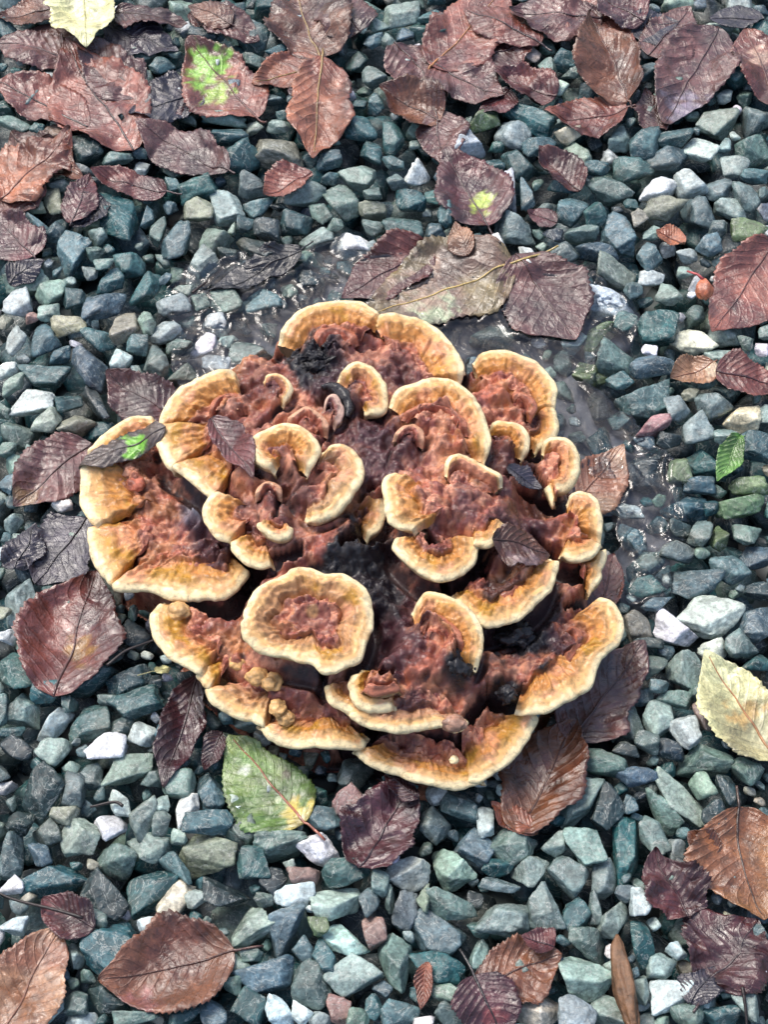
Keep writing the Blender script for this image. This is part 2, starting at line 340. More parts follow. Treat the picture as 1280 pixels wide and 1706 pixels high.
# x y long short angle(clockwise) colour, read off enlargements of the photograph: offset, then entries at twice the photo's size
STONES = {
(0, 0): "490 120 150 75 0 l,840 110 130 95 80 t,1185 70 85 60 -5 w,1255 75 80 60 30 l,440 90 70 45 10 b,675 110 90 40 0 d,480 180 90 60 0 l,540 210 90 55 -15 t,"
 "580 175 50 40 0 g,20 90 80 60 40 b,1130 40 80 70 80 g,1240 25 60 45 0 g,770 30 90 70 -20 t,845 195 80 40 10 g,745 440 160 70 -5 t,745 385 150 50 5 g,925 485 170 100 15 o,"
 "820 510 120 110 0 t,905 320 80 40 0 g,930 420 70 50 20 l,965 375 90 65 10 t,1200 420 110 100 0 t,1235 510 100 80 30 t,1195 565 150 90 45 l,1250 240 80 80 0 g,1245 130 60 50 0 b,"
 "1100 520 90 70 0 t,1200 340 50 50 0 t,1255 340 60 50 90 t,20 360 70 60 0 t,40 400 120 60 10 g,55 455 70 60 -40 l,120 425 50 50 0 t,190 440 80 50 30 k,280 500 120 110 0 d,"
 "270 550 90 40 10 g,390 520 90 45 -5 g,195 612 75 45 0 g,110 690 95 45 0 o,175 680 120 60 70 o,310 735 60 55 0 o,110 725 110 70 30 b,200 770 100 70 -30 b,405 740 260 140 78 e,"
 "245 815 150 100 -60 b,320 800 70 60 0 g,325 845 70 50 0 g,480 730 90 50 80 t,525 760 110 50 -80 g,580 790 150 85 -70 b,665 715 110 80 15 o,680 810 130 110 -50 l,755 680 140 100 80 l,"
 "660 615 130 85 -10 t,575 610 50 50 0 b,840 630 90 80 60 g,855 670 90 80 20 b,820 740 60 50 0 t,895 740 110 80 30 d,985 735 115 105 0 t,1025 640 130 75 0 l,1070 690 110 70 80 g,"
 "1130 650 140 90 60 g,1105 595 60 40 0 b,1040 810 120 70 -10 l,1155 780 140 90 5 w,870 815 170 80 25 d,750 840 80 40 0 d,1240 690 90 60 0 o,1240 640 60 50 -20 g,1245 755 80 60 10 g,1120 745 60 40 0 g",
(640, 0): "60 45 120 90 0 l,155 45 90 70 0 t,140 100 120 60 10 t,75 110 60 60 0 b,55 195 90 65 20 w,20 135 60 50 90 g,585 10 70 50 0 l,480 150 90 80 30 c,610 190 100 60 10 t,"
 "550 220 80 50 80 g,635 235 80 40 0 g,580 280 60 60 60 u,1165 220 100 90 60 t,1115 395 115 105 20 l,1245 390 100 100 0 g,900 230 80 60 0 t,890 350 110 60 -50 l,865 470 130 100 -70 b,"
 "795 450 110 90 -30 l,975 445 120 60 -5 t,1060 490 130 80 40 u,955 520 140 80 -20 b,1225 490 110 110 0 g,1165 545 90 80 30 l,1035 595 115 85 -15 u,1120 605 100 90 60 g,1240 575 90 45 10 b,"
 "1210 650 120 70 65 g,905 625 140 70 -15 w,910 690 150 80 0 o,1045 705 120 110 90 b,760 620 150 80 25 g,840 560 140 90 10 t,715 560 90 50 0 t,640 500 110 70 50 l,620 450 90 50 10 c,"
 "515 480 110 70 -5 t,480 385 180 90 40 e,435 430 110 90 30 l,360 390 130 90 -50 v,280 465 110 75 -10 u,370 540 90 80 0 t,440 520 120 90 60 t,30 450 120 70 80 t,110 565 100 85 90 w,"
 "55 600 80 60 10 g,30 540 70 50 0 t,420 630 140 45 80 u,110 660 100 90 0 e,60 750 140 90 10 b,200 700 100 50 80 t,155 660 60 60 0 t,470 640 110 50 75 b,440 760 140 100 10 g,"
 "640 690 120 90 -40 b,700 700 110 80 -50 t,665 760 110 50 0 g,800 770 140 110 40 b,845 740 80 60 90 o,1170 690 110 80 10 l,1215 760 120 80 10 v,1110 760 70 60 0 g,1110 825 90 70 0 b,"
 "740 840 150 60 0 b,590 830 100 80 -40 g,830 680 50 40 0 t,880 770 80 60 -30 l,570 790 70 60 0 d,1260 640 60 40 90 g,380 810 80 50 90 w,470 830 90 45 50 w",
(0, 400): "85 130 150 90 -15 l,175 170 110 80 -35 l,165 230 75 65 0 l,240 190 80 70 0 t,375 120 90 80 0 t,400 40 110 100 0 t,320 40 70 50 0 g,485 155 130 90 90 e,670 60 170 100 -60 l,"
 "340 205 150 100 -5 b,415 275 130 90 -50 o,490 270 80 60 90 l,585 205 110 100 60 l,550 285 120 80 -25 u,135 310 120 110 60 b,50 330 100 60 -70 u,70 240 110 90 -30 u,235 285 120 70 5 o,"
 "310 320 120 70 20 t,270 410 150 130 20 b,200 370 70 60 0 t,405 385 100 70 85 u,460 350 70 70 0 b,520 385 110 110 -60 g,600 440 110 60 -10 g,590 335 90 60 0 g,130 450 170 80 15 t,"
 "95 520 150 100 -5 u,150 590 120 80 -55 l,240 600 130 70 -25 o,60 630 120 90 20 g,225 540 90 70 0 t,20 690 60 60 0 g,50 750 100 70 20 l,25 810 60 60 0 b,160 670 90 60 -20 u,"
 "315 530 180 50 55 d,30 440 70 50 -10 w,60 480 90 60 -20 l,665 200 100 70 80 g,755 200 110 80 0 l,870 200 130 90 -15 b,715 270 90 70 0 u,675 345 90 90 0 w,965 160 70 55 30 l,"
 "840 360 140 90 0 g,1035 25 130 70 -10 l,1020 110 120 90 0 d,300 100 60 50 90 l,545 125 50 40 0 b,640 140 90 50 10 l,25 265 60 50 90 o,95 255 50 40 0 k,720 410 90 60 0 u",
(640, 400): "740 70 150 100 10 l,690 135 130 95 10 b,750 205 180 80 10 u,885 45 90 80 -40 b,885 130 80 70 10 u,945 170 90 80 -20 l,1115 30 90 70 0 b,845 150 80 60 90 b,890 280 130 120 10 e,"
 "815 260 90 70 20 t,735 315 150 70 -40 v,770 370 160 130 -5 g,690 445 110 70 15 v,640 330 80 80 -80 u,1030 320 155 95 10 c,1155 380 160 65 -8 l,900 410 150 75 -15 b,870 540 170 130 -10 b,"
 "890 365 50 40 0 w,795 465 90 60 -10 t,890 595 130 60 -20 k,985 550 90 90 0 l,1085 555 110 110 50 g,1050 605 120 100 -20 l,1190 580 130 100 0 c,1240 680 120 100 0 t,715 545 120 60 85 d,"
 "870 665 70 60 0 b,950 660 90 60 10 d,985 770 110 80 80 v,880 770 160 150 30 d,1085 730 150 90 10 e,1210 830 130 60 0 v,1030 840 110 60 0 t,1260 360 50 40 90 w,1205 340 60 50 90 g,"
 "1270 300 60 40 90 g,460 60 130 50 40 w,370 60 60 45 80 w,1150 640 90 60 0 g,1020 520 60 40 0 o",
(0, 800): "65 395 210 100 80 l,20 520 60 60 60 w,45 630 150 110 80 t,80 540 80 60 90 g,85 780 130 110 30 g,15 770 120 50 90 b,190 800 130 80 -60 u,300 660 170 55 -30 t,430 660 150 90 -25 t,"
 "440 735 190 90 -15 t,310 770 150 120 0 t,470 830 100 90 0 u,445 510 110 90 20 d,385 480 120 45 -80 l,375 570 80 70 0 d,345 735 60 50 0 g,230 770 60 60 0 b,40 840 100 50 -5 t,150 700 90 60 0 e,"
 "500 675 60 60 0 d,395 800 80 70 -60 t,520 830 80 40 90 t,10 440 60 50 90 o,15 240 60 50 80 w",
(640, 800): "1015 80 160 100 -5 t,1200 55 190 90 -5 v,1000 150 80 60 0 d,1060 165 110 70 -70 g,1120 185 105 60 -60 v,1210 165 100 90 -60 g,1235 240 130 90 -20 b,1150 285 120 90 50 b,890 255 140 80 -35 g,"
 "985 250 110 100 -50 g,1040 305 190 110 15 b,845 200 150 90 80 b,880 340 130 70 -10 t,905 400 110 60 -20 b,1100 420 200 140 20 w,970 490 140 90 30 w,1225 470 130 120 20 b,1250 360 80 70 0 d,"
 "850 475 110 100 90 o,1115 560 100 70 -10 w,1180 540 100 90 60 g,1250 600 100 80 20 e,890 605 90 90 40 g,1010 610 140 120 40 l,940 570 60 60 0 b,935 785 125 100 80 u,835 815 130 110 40 g,"
 "1020 820 120 90 70 u,1055 790 110 85 80 k,960 720 120 50 10 g,930 690 70 40 0 b,1065 710 90 60 0 g,890 545 100 40 0 d,815 110 130 50 20 u",
(0, 1220): "175 40 130 90 -45 l,365 60 145 90 -10 w,430 115 185 100 -20 l,245 180 120 80 -80 g,310 140 80 80 0 g,130 185 200 110 -75 d,370 300 100 90 -30 w,400 240 100 60 50 w,200 270 90 70 20 o,"
 "150 340 120 90 60 g,260 345 130 120 -70 l,85 260 90 80 0 d,50 400 140 130 60 g,125 375 100 70 40 b,170 480 220 100 -10 e,390 410 130 100 20 g,350 535 180 130 30 d,505 375 140 100 -10 l,"
 "465 270 150 80 -65 l,535 290 80 60 90 g,540 250 60 50 90 u,620 240 150 80 -60 w,700 190 150 90 75 b,660 290 170 80 -10 t,580 195 110 90 0 g,505 145 80 60 0 g,685 390 215 140 10 o,810 315 100 80 60 g,"
 "835 430 140 100 70 t,950 365 180 95 -10 g,1050 390 140 110 -15 w,1080 280 120 80 0 b,1155 230 110 80 -40 k,500 525 200 130 -50 e,570 550 160 80 -60 c,600 430 160 60 45 b,745 535 170 100 15 d,"
 "640 555 70 60 -60 l,490 635 60 40 -20 w,365 700 190 150 -40 e,315 620 90 60 10 g,250 735 90 50 85 l,190 790 90 60 60 b,250 895 80 80 0 g,165 920 110 80 -80 u,270 960 100 60 0 u,350 890 110 80 0 d,"
 "450 955 140 50 0 g,835 645 160 120 -40 l,965 650 180 120 -35 b,880 550 60 50 0 g,970 540 140 80 0 u,1125 545 170 120 -5 u,1010 470 110 70 -10 k,1130 460 150 110 -20 t,1220 560 110 80 70 g,"
 "1265 500 90 60 90 g,885 805 190 130 -35 b,1030 830 165 130 80 g,1010 720 90 60 60 b,1140 690 140 130 -20 u,1240 680 110 80 90 k,1175 820 160 130 -45 l,1080 740 130 60 55 t,1075 640 80 60 60 v,"
 "935 920 120 80 70 w,840 900 120 100 40 t,710 930 100 100 0 b,605 950 130 70 -25 t,800 770 80 70 50 l,830 745 80 50 0 g,1010 910 80 60 40 w,1060 945 80 70 50 l,1130 920 100 80 90 k,1200 950 90 80 90 g,"
 "1250 920 90 60 90 t,905 490 100 80 -60 d,770 840 60 60 0 g,40 640 90 50 0 u,50 35 110 90 0 d",
(640, 1220): "745 95 160 80 10 g,840 135 130 60 0 b,660 200 230 110 -55 l,740 250 150 110 -60 d,1070 80 185 100 15 g,990 220 220 110 50 l,930 250 170 60 50 g,1070 170 100 70 60 l,1150 190 110 60 60 d,"
 "1190 120 110 90 20 g,870 20 90 80 0 g,950 40 90 80 0 d,820 50 90 50 20 d,820 240 80 50 90 b,1100 260 90 80 90 d,240 250 130 100 5 b,180 290 110 100 50 g,285 390 140 130 20 b,330 310 110 60 80 u,"
 "375 440 110 60 0 e,430 370 140 120 30 g,570 365 85 80 0 l,670 375 130 100 70 l,820 380 240 100 85 e,900 340 140 80 70 g,975 390 100 70 -70 l,1020 440 100 60 10 d,80 460 150 100 -20 u,235 440 190 110 40 l,"
 "25 420 60 40 0 w,390 505 120 50 10 g,500 470 130 110 -20 l,620 470 140 100 60 g,735 470 140 75 90 l,550 570 150 125 90 g,75 590 120 90 90 l,225 570 170 100 50 g,400 615 190 110 10 l,190 660 190 130 30 b,"
 "165 760 190 110 10 e,635 620 110 90 -40 t,700 580 120 45 85 g,770 610 125 105 90 l,855 585 115 70 -80 u,810 540 70 60 0 g,875 700 160 70 80 e,915 770 110 90 -20 l,670 690 150 110 20 g,665 810 190 140 25 l,"
 "40 740 210 110 85 l,520 920 150 120 30 c,640 935 130 120 10 l,780 940 170 90 30 l,235 935 130 100 0 g,205 855 100 60 10 g,40 930 130 90 0 b,130 960 70 40 0 w,960 870 170 110 -20 u,1075 890 100 70 90 u,"
 "1210 900 140 80 80 l,1260 800 60 40 90 w,1260 660 80 50 90 b,1130 940 120 70 -10 t,1000 930 120 80 0 g,870 850 110 50 90 l,20 550 90 30 90 g,130 550 90 40 90 l,330 650 90 50 10 t,290 560 60 60 0 d,1010 960 90 40 0 w",
}

def ico(sub):
    b = bmesh.new(); bmesh.ops.create_icosphere(b, subdivisions=sub, radius=1)
    V = np.array([v.co[:] for v in b.verts]); F = np.array([[v.index for v in f.verts] for f in b.faces]); b.free()
    return V / np.linalg.norm(V, axis=1)[:, None], F
ICO = {k: ico(k) for k in (3, 4, 5)}

def rock(sub, a, b, c, rng):
    """angular crushed stone: plane-cut lump with softened arrises, half axes a b c"""
    D, F = ICO[sub]
    ax = np.vstack([np.eye(3), -np.eye(3)]) + rng.normal(0, .36, (6, 3)); ex = rng.normal(0, 1, (7, 3))
    nn = np.vstack([ax, ex]); nn /= np.linalg.norm(nn, axis=1)[:, None]
    hh = np.r_[rng.uniform(.72, .98, 6), rng.uniform(.82, 1.1, 7)]
    p = rng.uniform(26, 60)
    g = (np.maximum(D @ (nn / hh[:, None]).T, 0) ** p).sum(1) ** (1 / p)
    V = D / np.maximum(g, .4)[:, None]
    V = V - (V.max(0) + V.min(0)) / 2; V = V / np.abs(V).max(0)
    o = rng.uniform(0, 50, 3)
    V = V * (1 + .085 * fbm(V * 1.7 + o, 5, 2) + .045 * fbm(V * 5 + o, 9, 2))[:, None]
    return V * np.array([a, b, c]), F

def rotm(az, tx, ty):
    return np.array((Matrix.Rotation(az, 3, 'Z') @ Matrix.Rotation(tx, 3, 'X') @ Matrix.Rotation(ty, 3, 'Y')))

STUFF_V, STUFF_F, STUFF_C = [], [], []
def stuff_add(V, F, c):
    o = sum(len(v) for v in STUFF_V); STUFF_V.append(V); STUFF_F.append(F + o); STUFF_C.append(np.tile(np.asarray(c)[None], (len(V), 1)))

def jitter_col(key, rng):
    c = np.array(PAL[key]) * rng.uniform(.78, 1.25); return c * (1 + rng.normal(0, .05, 3))

STONE_OBJS = []
def build_gravel():
    S = []
    for (ox, oy), txt in STONES.items():
        for e in txt.split(','):
            x, y, w, h, a, c = e.split(); S.append([ox + float(x) / 2, oy + float(y) / 2, float(w) / 2, float(h) / 2, math.radians(float(a)), c])
    n = len(S); X = np.array([s[0] for s in S]); Y = np.array([s[1] for s in S]); A = np.array([s[2] for s in S]) / 2; B = np.array([s[3] for s in S]) / 2
    T = np.array([s[4] for s in S]); X0, Y0 = X.copy(), Y.copy()
    def rad(i, j, dx, dy):
        d = np.hypot(dx, dy) + 1e-6; ca = (dx * np.cos(T[i]) + dy * np.sin(T[i])) / d; sa = (-dx * np.sin(T[i]) + dy * np.cos(T[i])) / d
        return 1 / np.sqrt((ca / A[i]) ** 2 + (sa / B[i]) ** 2)
    I, J = np.triu_indices(n, 1)
    near = np.hypot(X[I] - X[J], Y[I] - Y[J]) < 190; I, J = I[near], J[near]
    for it in range(40):
        dx, dy = X[J] - X[I], Y[J] - Y[I]; d = np.hypot(dx, dy) + 1e-6
        ov = np.maximum(0, .93 * (rad(I, J, dx, dy) + rad(J, I, dx, dy)) - d); k = np.minimum(ov, 4) * .25 / d
        np.add.at(X, I, -dx * k); np.add.at(Y, I, -dy * k); np.add.at(X, J, dx * k); np.add.at(Y, J, dy * k)
        lim = 14; X = X0 + np.clip(X - X0, -lim, lim); Y = Y0 + np.clip(Y - Y0, -lim, lim)
    dx, dy = X[J] - X[I], Y[J] - Y[I]; d = np.hypot(dx, dy) + 1e-6; f = np.ones(n)
    q = np.clip(d / (rad(I, J, dx, dy) + rad(J, I, dx, dy)), .8, 1); np.minimum.at(f, I, q); np.minimum.at(f, J, q)
    f = np.maximum(f * 1.1, .92); A = A * f; B = B * f
    order = np.argsort(-(A * B)); rank = np.empty(n, int); rank[order] = np.arange(n)
    G = at(X, Y, 0.004); pd = puddle(G[:, 0], G[:, 1])
    for i in range(n):
        rng = np.random.default_rng(1000 + i); m = pxm(Y[i]); a, b = A[i] * m * 1.03, B[i] * m * 1.06
        c = .5 * (a + b) * rng.uniform(.5, .85); az = -T[i]
        big = rank[i] < 300
        V, F = rock(5 if rank[i] < 90 else 4, a, b, c, rng)
        V = V @ rotm(az, rng.normal(0, .12), rng.normal(0, .12)).T
        top = rng.uniform(.003, .0085) + .10 * (a - .01) - pd[i] * DIP
        z = top - V[:, 2].max(); base = at([X[i]], [Y[i]], top - .45 * c)[0]; base[2] = z
        col = jitter_col(S[i][5], rng); rast(V + base)
        if big:
            me = mesh('gravel_stone', V, F, M_STONE, col=np.tile(col[None], (len(V), 1)))
            o = link('gravel_stone', me, loc=base); STONE_OBJS.append((o, X[i], Y[i], A[i], B[i], S[i][5], pd[i]))
        else: stuff_add(V + base, F, col)
    # filler stones between and beside the ones read off, then the layer below
    g = np.random.default_rng(5)
    XA, YA, AA = (np.zeros(6000) for _ in range(3)); XA[:n], YA[:n], AA[:n] = X, Y, np.sqrt(A * B) * .94; na = n
    keys = list('gggttbbbldlloueeuw')
    cnt = 0
    for t in range(30000):
        px, py = g.uniform(-330, 1610), g.uniform(-420, 2080)
        d = np.hypot(XA[:na] - px, YA[:na] - py) - AA[:na]
        r = min(d.min() * 1.05, g.uniform(14, 42))
        inside = -40 < px < 1320 and -40 < py < 1746
        if r < (8.5 if inside else 20): continue
        XA[na], YA[na], AA[na] = px, py, r; na += 1; m = pxm(py)
        a, b = r * m * g.uniform(1, 1.25), r * m * g.uniform(.75, 1.0); c = .5 * (a + b) * g.uniform(.6, .85)
        V, F = rock(4 if inside and r > 15 else 3, a, b, c, g); V = V @ rotm(g.uniform(0, 6.3), g.normal(0, .3), g.normal(0, .3)).T
        p0 = at([px], [py], 0)[0]; pf = float(puddle(p0[:1], p0[1:2])[0]); top = g.uniform(-.005, .004) * (1 - .5 * min(pf, 1)) - pf * DIP * .5
        base = at([px], [py], top)[0]; base[2] = top - V[:, 2].max()
        rast(V + base); stuff_add(V + base, F, jitter_col(keys[g.integers(len(keys))], g)); cnt += 1
    keys = list('ddddteedgtb')  # mostly dark keys: shade of the gaps painted into the lower stones
    for X1 in np.arange(-.36, .37, .0188):
        for Y1 in np.arange(-.42, .46, .0188):
            x, y = X1 + g.normal(0, .003), Y1 + g.normal(0, .003)
            r = g.uniform(.0098, .0135); V, F = rock(3, r * 1.15, r, r * .8, g); V = V @ rotm(g.uniform(0, 6.3), g.normal(0, .4), g.normal(0, .4)).T
            base = np.array([x, y, g.uniform(-.017, -.011) - .004 * float(puddle(np.array([x]), np.array([y]))[0]) - V[:, 2].max() + .002])
            kk_ = 'lugbolb' if float(puddle(np.array([x]), np.array([y]))[0]) > .35 else keys; rast(V + base); stuff_add(V + base, F, jitter_col(kk_[g.integers(len(kk_))], g))
    o = link('small_gravel', mesh('small_gravel', np.vstack(STUFF_V), np.vstack(STUFF_F), M_STONE, col=np.vstack(STUFF_C)))
    tag(o, 'small wet grey and teal crushed gravel filling the gaps between larger stones', 'gravel', kind='stuff')
    print('stones', n, 'filler', cnt, 'tris', sum(len(f) for f in STUFF_F))
build_gravel()

# ------------------------------------------------------------------ leaves
LC = {'pink': ((.36, .125, .085), (.20, .062, .048)), 'mauve': ((.23, .098, .085), (.125, .052, .050)), 'rust': ((.38, .14, .07), (.22, .07, .04)), 'red': ((.21, .065, .05), (.11, .03, .03)),
      'maroon': ((.085, .025, .032), (.045, .016, .022)), 'brown': ((.27, .105, .052), (.14, .046, .026)), 'slate': ((.055, .045, .065), (.03, .026, .038)), 'black': ((.014, .014, .019), (.008, .008, .011)),
      'yellow': ((.74, .74, .42), (.68, .64, .32)), 'green': ((.20, .36, .10), (.32, .42, .14)), 'olive': ((.24, .185, .085), (.19, .115, .08)), 'tan': ((.46, .25, .14), (.32, .13, .07)),
      'gold': ((.34, .15, .05), (.24, .09, .035)), 'bright': ((.16, .42, .06), (.22, .5, .10)), 'grey': ((.17, .125, .10), (.10, .075, .065)), 'plum': ((.20, .058, .058), (.09, .030, .034))}
LEAF_AT = []
LD = {'yellow': .95, 'green': .75, 'bright': .6, 'tan': .7, 'black': 1, 'maroon': .7, 'slate': .7, 'olive': .75, 'grey': .8, 'rust': .85, 'mauve': .52, 'pink': .62, 'red': .62, 'brown': .55, 'gold': .75, 'plum': .55}
HD = {}
def refresh_drape():
    m2 = maxf(H, 3); HD['a'] = blur(m2, 3); HD['b'] = blur(m2, 11)

def leaf(bx, by, tx, ty, w, ck, label, short, stem=18, cup=.10, fold=0.0, wrk=1.0, bend=0.0, teeth=20, patch=(), hole=None, lift=0.0, soft=.45, stemcol=None, twist=0.0, curl=0.0, zmax=None, sunk=False):
    n, m = 84, 19; seed = int(bx * 7 + by * 13 + tx); rng = np.random.default_rng(abs(seed))
    t = np.linspace(0, 1, n); s = np.linspace(-1, 1, m)
    zb = float(np.mean(samp(HD['b'], *at([(bx + tx) / 2], [(by + ty) / 2], .006)[:, :2].T)))
    B, E = at([bx, tx], [by, ty], max(zb, .004)); ax = (E - B)[:2]; L = np.hypot(*ax); ax /= L; pe = np.array([-ax[1], ax[0]])
    FV = rng.uniform(-.06, .16); cup = cup + rng.uniform(-.12, .12); curl = curl + rng.uniform(-.02, .10); hw = w * pxm((by + ty) / 2) / 2 * 1.2; wrk = wrk * 1.6
    sh = np.sin(math.pi * np.clip(t, 0, 1) ** .86) ** .72; sh = sh * (1 - .22 * sst(.72, 1, t)); sh[0] = .03; sh[-1] = .0; asy = rng.normal(0, .10); pk_ = rng.uniform(.78, 1.0); sh = np.interp(t ** pk_, t, sh)
    saw = (t * teeth) % 1.0
    T, S = np.meshgrid(t, s, indexing='ij')
    edge = 1 + (.034 * (saw - .5) * 2 + .05 * noise3(np.stack([t * 7, 0 * t, 0 * t + seed % 97], 1), 4))[:, None] * np.abs(S) ** 3 + asy * np.sign(S) + .13 * wrk ** .5 * noise3(np.stack([T.ravel() * 4.5, np.sign(S).ravel() * 3, 0 * T.ravel() + seed % 53], 1), 6).reshape(n, m)
    lat = S * hw * sh[:, None] * edge + bend * hw * 2 * np.sin(math.pi * T)
    # pointed ends of the teeth lean to the tip
    X = B[0] + ax[0] * L * T + pe[0] * lat; Y = B[1] + ax[1] * L * T + pe[1] * lat
    q = np.stack([X.ravel() * 55, Y.ravel() * 55, np.full(X.size, seed % 50 + .5)], 1)
    X = X + (.0012 * wrk * fbm(q, 21, 2)).reshape(n, m); Y = Y + (.0012 * wrk * fbm(q + 9, 22, 2)).reshape(n, m)
    za = samp(HD['a'], X.ravel(), Y.ravel()).reshape(n, m); zbm = samp(HD['b'], X.ravel(), Y.ravel()).reshape(n, m)
    Z = (1 - soft) * za + soft * zbm; gap = np.percentile(za - Z, 90); Z = Z + max(gap, 0) * .8 + .0006
    Z = np.maximum(Z, za)
    loc = np.abs(S) * hw * sh[:, None]
    ph = T * 10 - np.abs(S) * 2.7
    Z = Z + cup * loc * np.abs(S) + (fold + FV) * np.abs(loc) + .00045 * np.sin(2 * math.pi * ph) * sh[:, None] * np.minimum(np.abs(S) * 3, 1)
    Z = Z + wrk * (.0018 * fbm(q * 1.0 + 3, 23, 3) + .0016 * (np.abs(fbm(q * 1.6 + 7, 24, 2)) - .25)).reshape(n, m) * (.35 + np.abs(S)) + twist * S * hw * (T - .3) + lift + curl * L * sst(.6, 1, T) ** 1.5 * .3
    if not sunk: Z = np.maximum(Z, ZW + .0016 + .0004 * np.abs(S))
    c1, c2 = LC[ck]; b = fbm(np.stack([X.ravel() * 60, Y.ravel() * 60, np.full(X.size, seed % 31)], 1), 31, 3)
    c1, c2 = np.array(c1) * LD.get(ck, .62), np.array(c2) * LD.get(ck, .62); C = mixc(c1, c2, sst(-.35, .4, b)); C = mixc(C, C * np.array([[.45, .42, .45]]), sst(.05, .5, fbm(np.stack([X.ravel() * 33, Y.ravel() * 33, np.full(X.size, seed % 37)], 1), 35, 3)) * .8); C = C * rng.uniform(.88, 1.14)
    if patch:
        u, v = to_px(np.stack([X.ravel(), Y.ravel(), Z.ravel()], 1))
        for (pu, pv, pr, pc) in patch:
            k = 1 - np.hypot(u - pu, v - pv) / pr + .4 * b + .9 * fbm(np.stack([X.ravel(), Y.ravel(), 0 * X.ravel()], 1) * 260, 33, 3); C = mixc(C, np.array(pc)[None] + 0 * C, sst(.05, .55, k) * .92)
    top = np.stack([X.ravel(), Y.ravel(), Z.ravel()], 1); bot = top - np.array([0, 0, .00035])
    Fg = gridF(n, m)
    if hole:
        u, v = to_px(top); cu, cv = u[Fg].mean(1), v[Fg].mean(1); keep = np.hypot(cu - hole[0], cv - hole[1]) > hole[2]
    else: keep = np.ones(len(Fg), bool)
    Fk = Fg[keep]; nv = n * m
    bd = np.r_[np.arange(n) * m, (n - 1) * m + np.arange(1, m), (np.arange(n - 1)[::-1]) * m + m - 1, np.arange(1, m - 1)[::-1]]
    bn = np.roll(bd, -1); side = np.stack([bd, bn, bn + nv, bd + nv], 1)
    Vv = np.vstack([top, bot]); Fv = np.vstack([Fk[:, ::-1], Fk + nv, side]); uv = np.stack([np.r_[T.ravel(), T.ravel()], np.r_[S.ravel(), S.ravel()] * .5 + .5], 1)
    zbase = float(Z[0, m // 2]); org = np.array([B[0], B[1], zbase])
    e = bpy.data.objects.new('fallen_leaf', None); COL.objects.link(e); e.location = org; e.empty_display_size = .01
    tag(e, label, 'leaf', 'fallen leaves')
    link('blade', mesh('blade', Vv - org, Fv, M_LEAF, col=np.vstack([C, C * .8]), uv=uv), e)
    # midrib running on as the stalk
    mid = np.stack([X[:, m // 2], Y[:, m // 2], Z[:, m // 2] + .0001], 1)[: int(n * .95): 3]
    sl = stem * pxm(by); k = np.linspace(1, 0.12, 7)[:, None]; sd_ = rng.normal(0, .12)
    st = B[None] * 0 + np.c_[B[0] - (ax[0] * math.cos(sd_) - ax[1] * math.sin(sd_)) * sl * k, B[1] - (ax[1] * math.cos(sd_) + ax[0] * math.sin(sd_)) * sl * k, np.zeros((7, 1))]
    zs = np.maximum(samp(HD['a'], st[:, 0], st[:, 1]), zbase - .004); zs = zs + (zbase - zs) * (1 - k[:, 0]) ** .7; st[:, 2] = zs + .0006
    if zmax is not None: st[:, 2] = np.minimum(st[:, 2], zmax)
    P = np.vstack([st, mid]) if stem > 0 else mid
    R = np.interp(np.linspace(0, 1, len(P)), [0, .25, 1], [.0006, .00062, .00022]) * min(1.0, w / 100 + .28)
    Vt, Ft = tube(P - org, R, 6); sc = np.array(stemcol if stemcol else np.array(c2) * .8)
    link('midrib', mesh('midrib', Vt, np.array(tri(np.array(Ft))), M_LEAF, col=np.tile(sc[None], (len(Vt), 1)), uv=np.tile([[.5, .9]], (len(Vt), 1))), e)
    rast(top); LEAF_AT.append(((bx + tx) / 2, (by + ty) / 2, short, math.hypot(bx - tx, by - ty) / 2, w / 2))
    return e

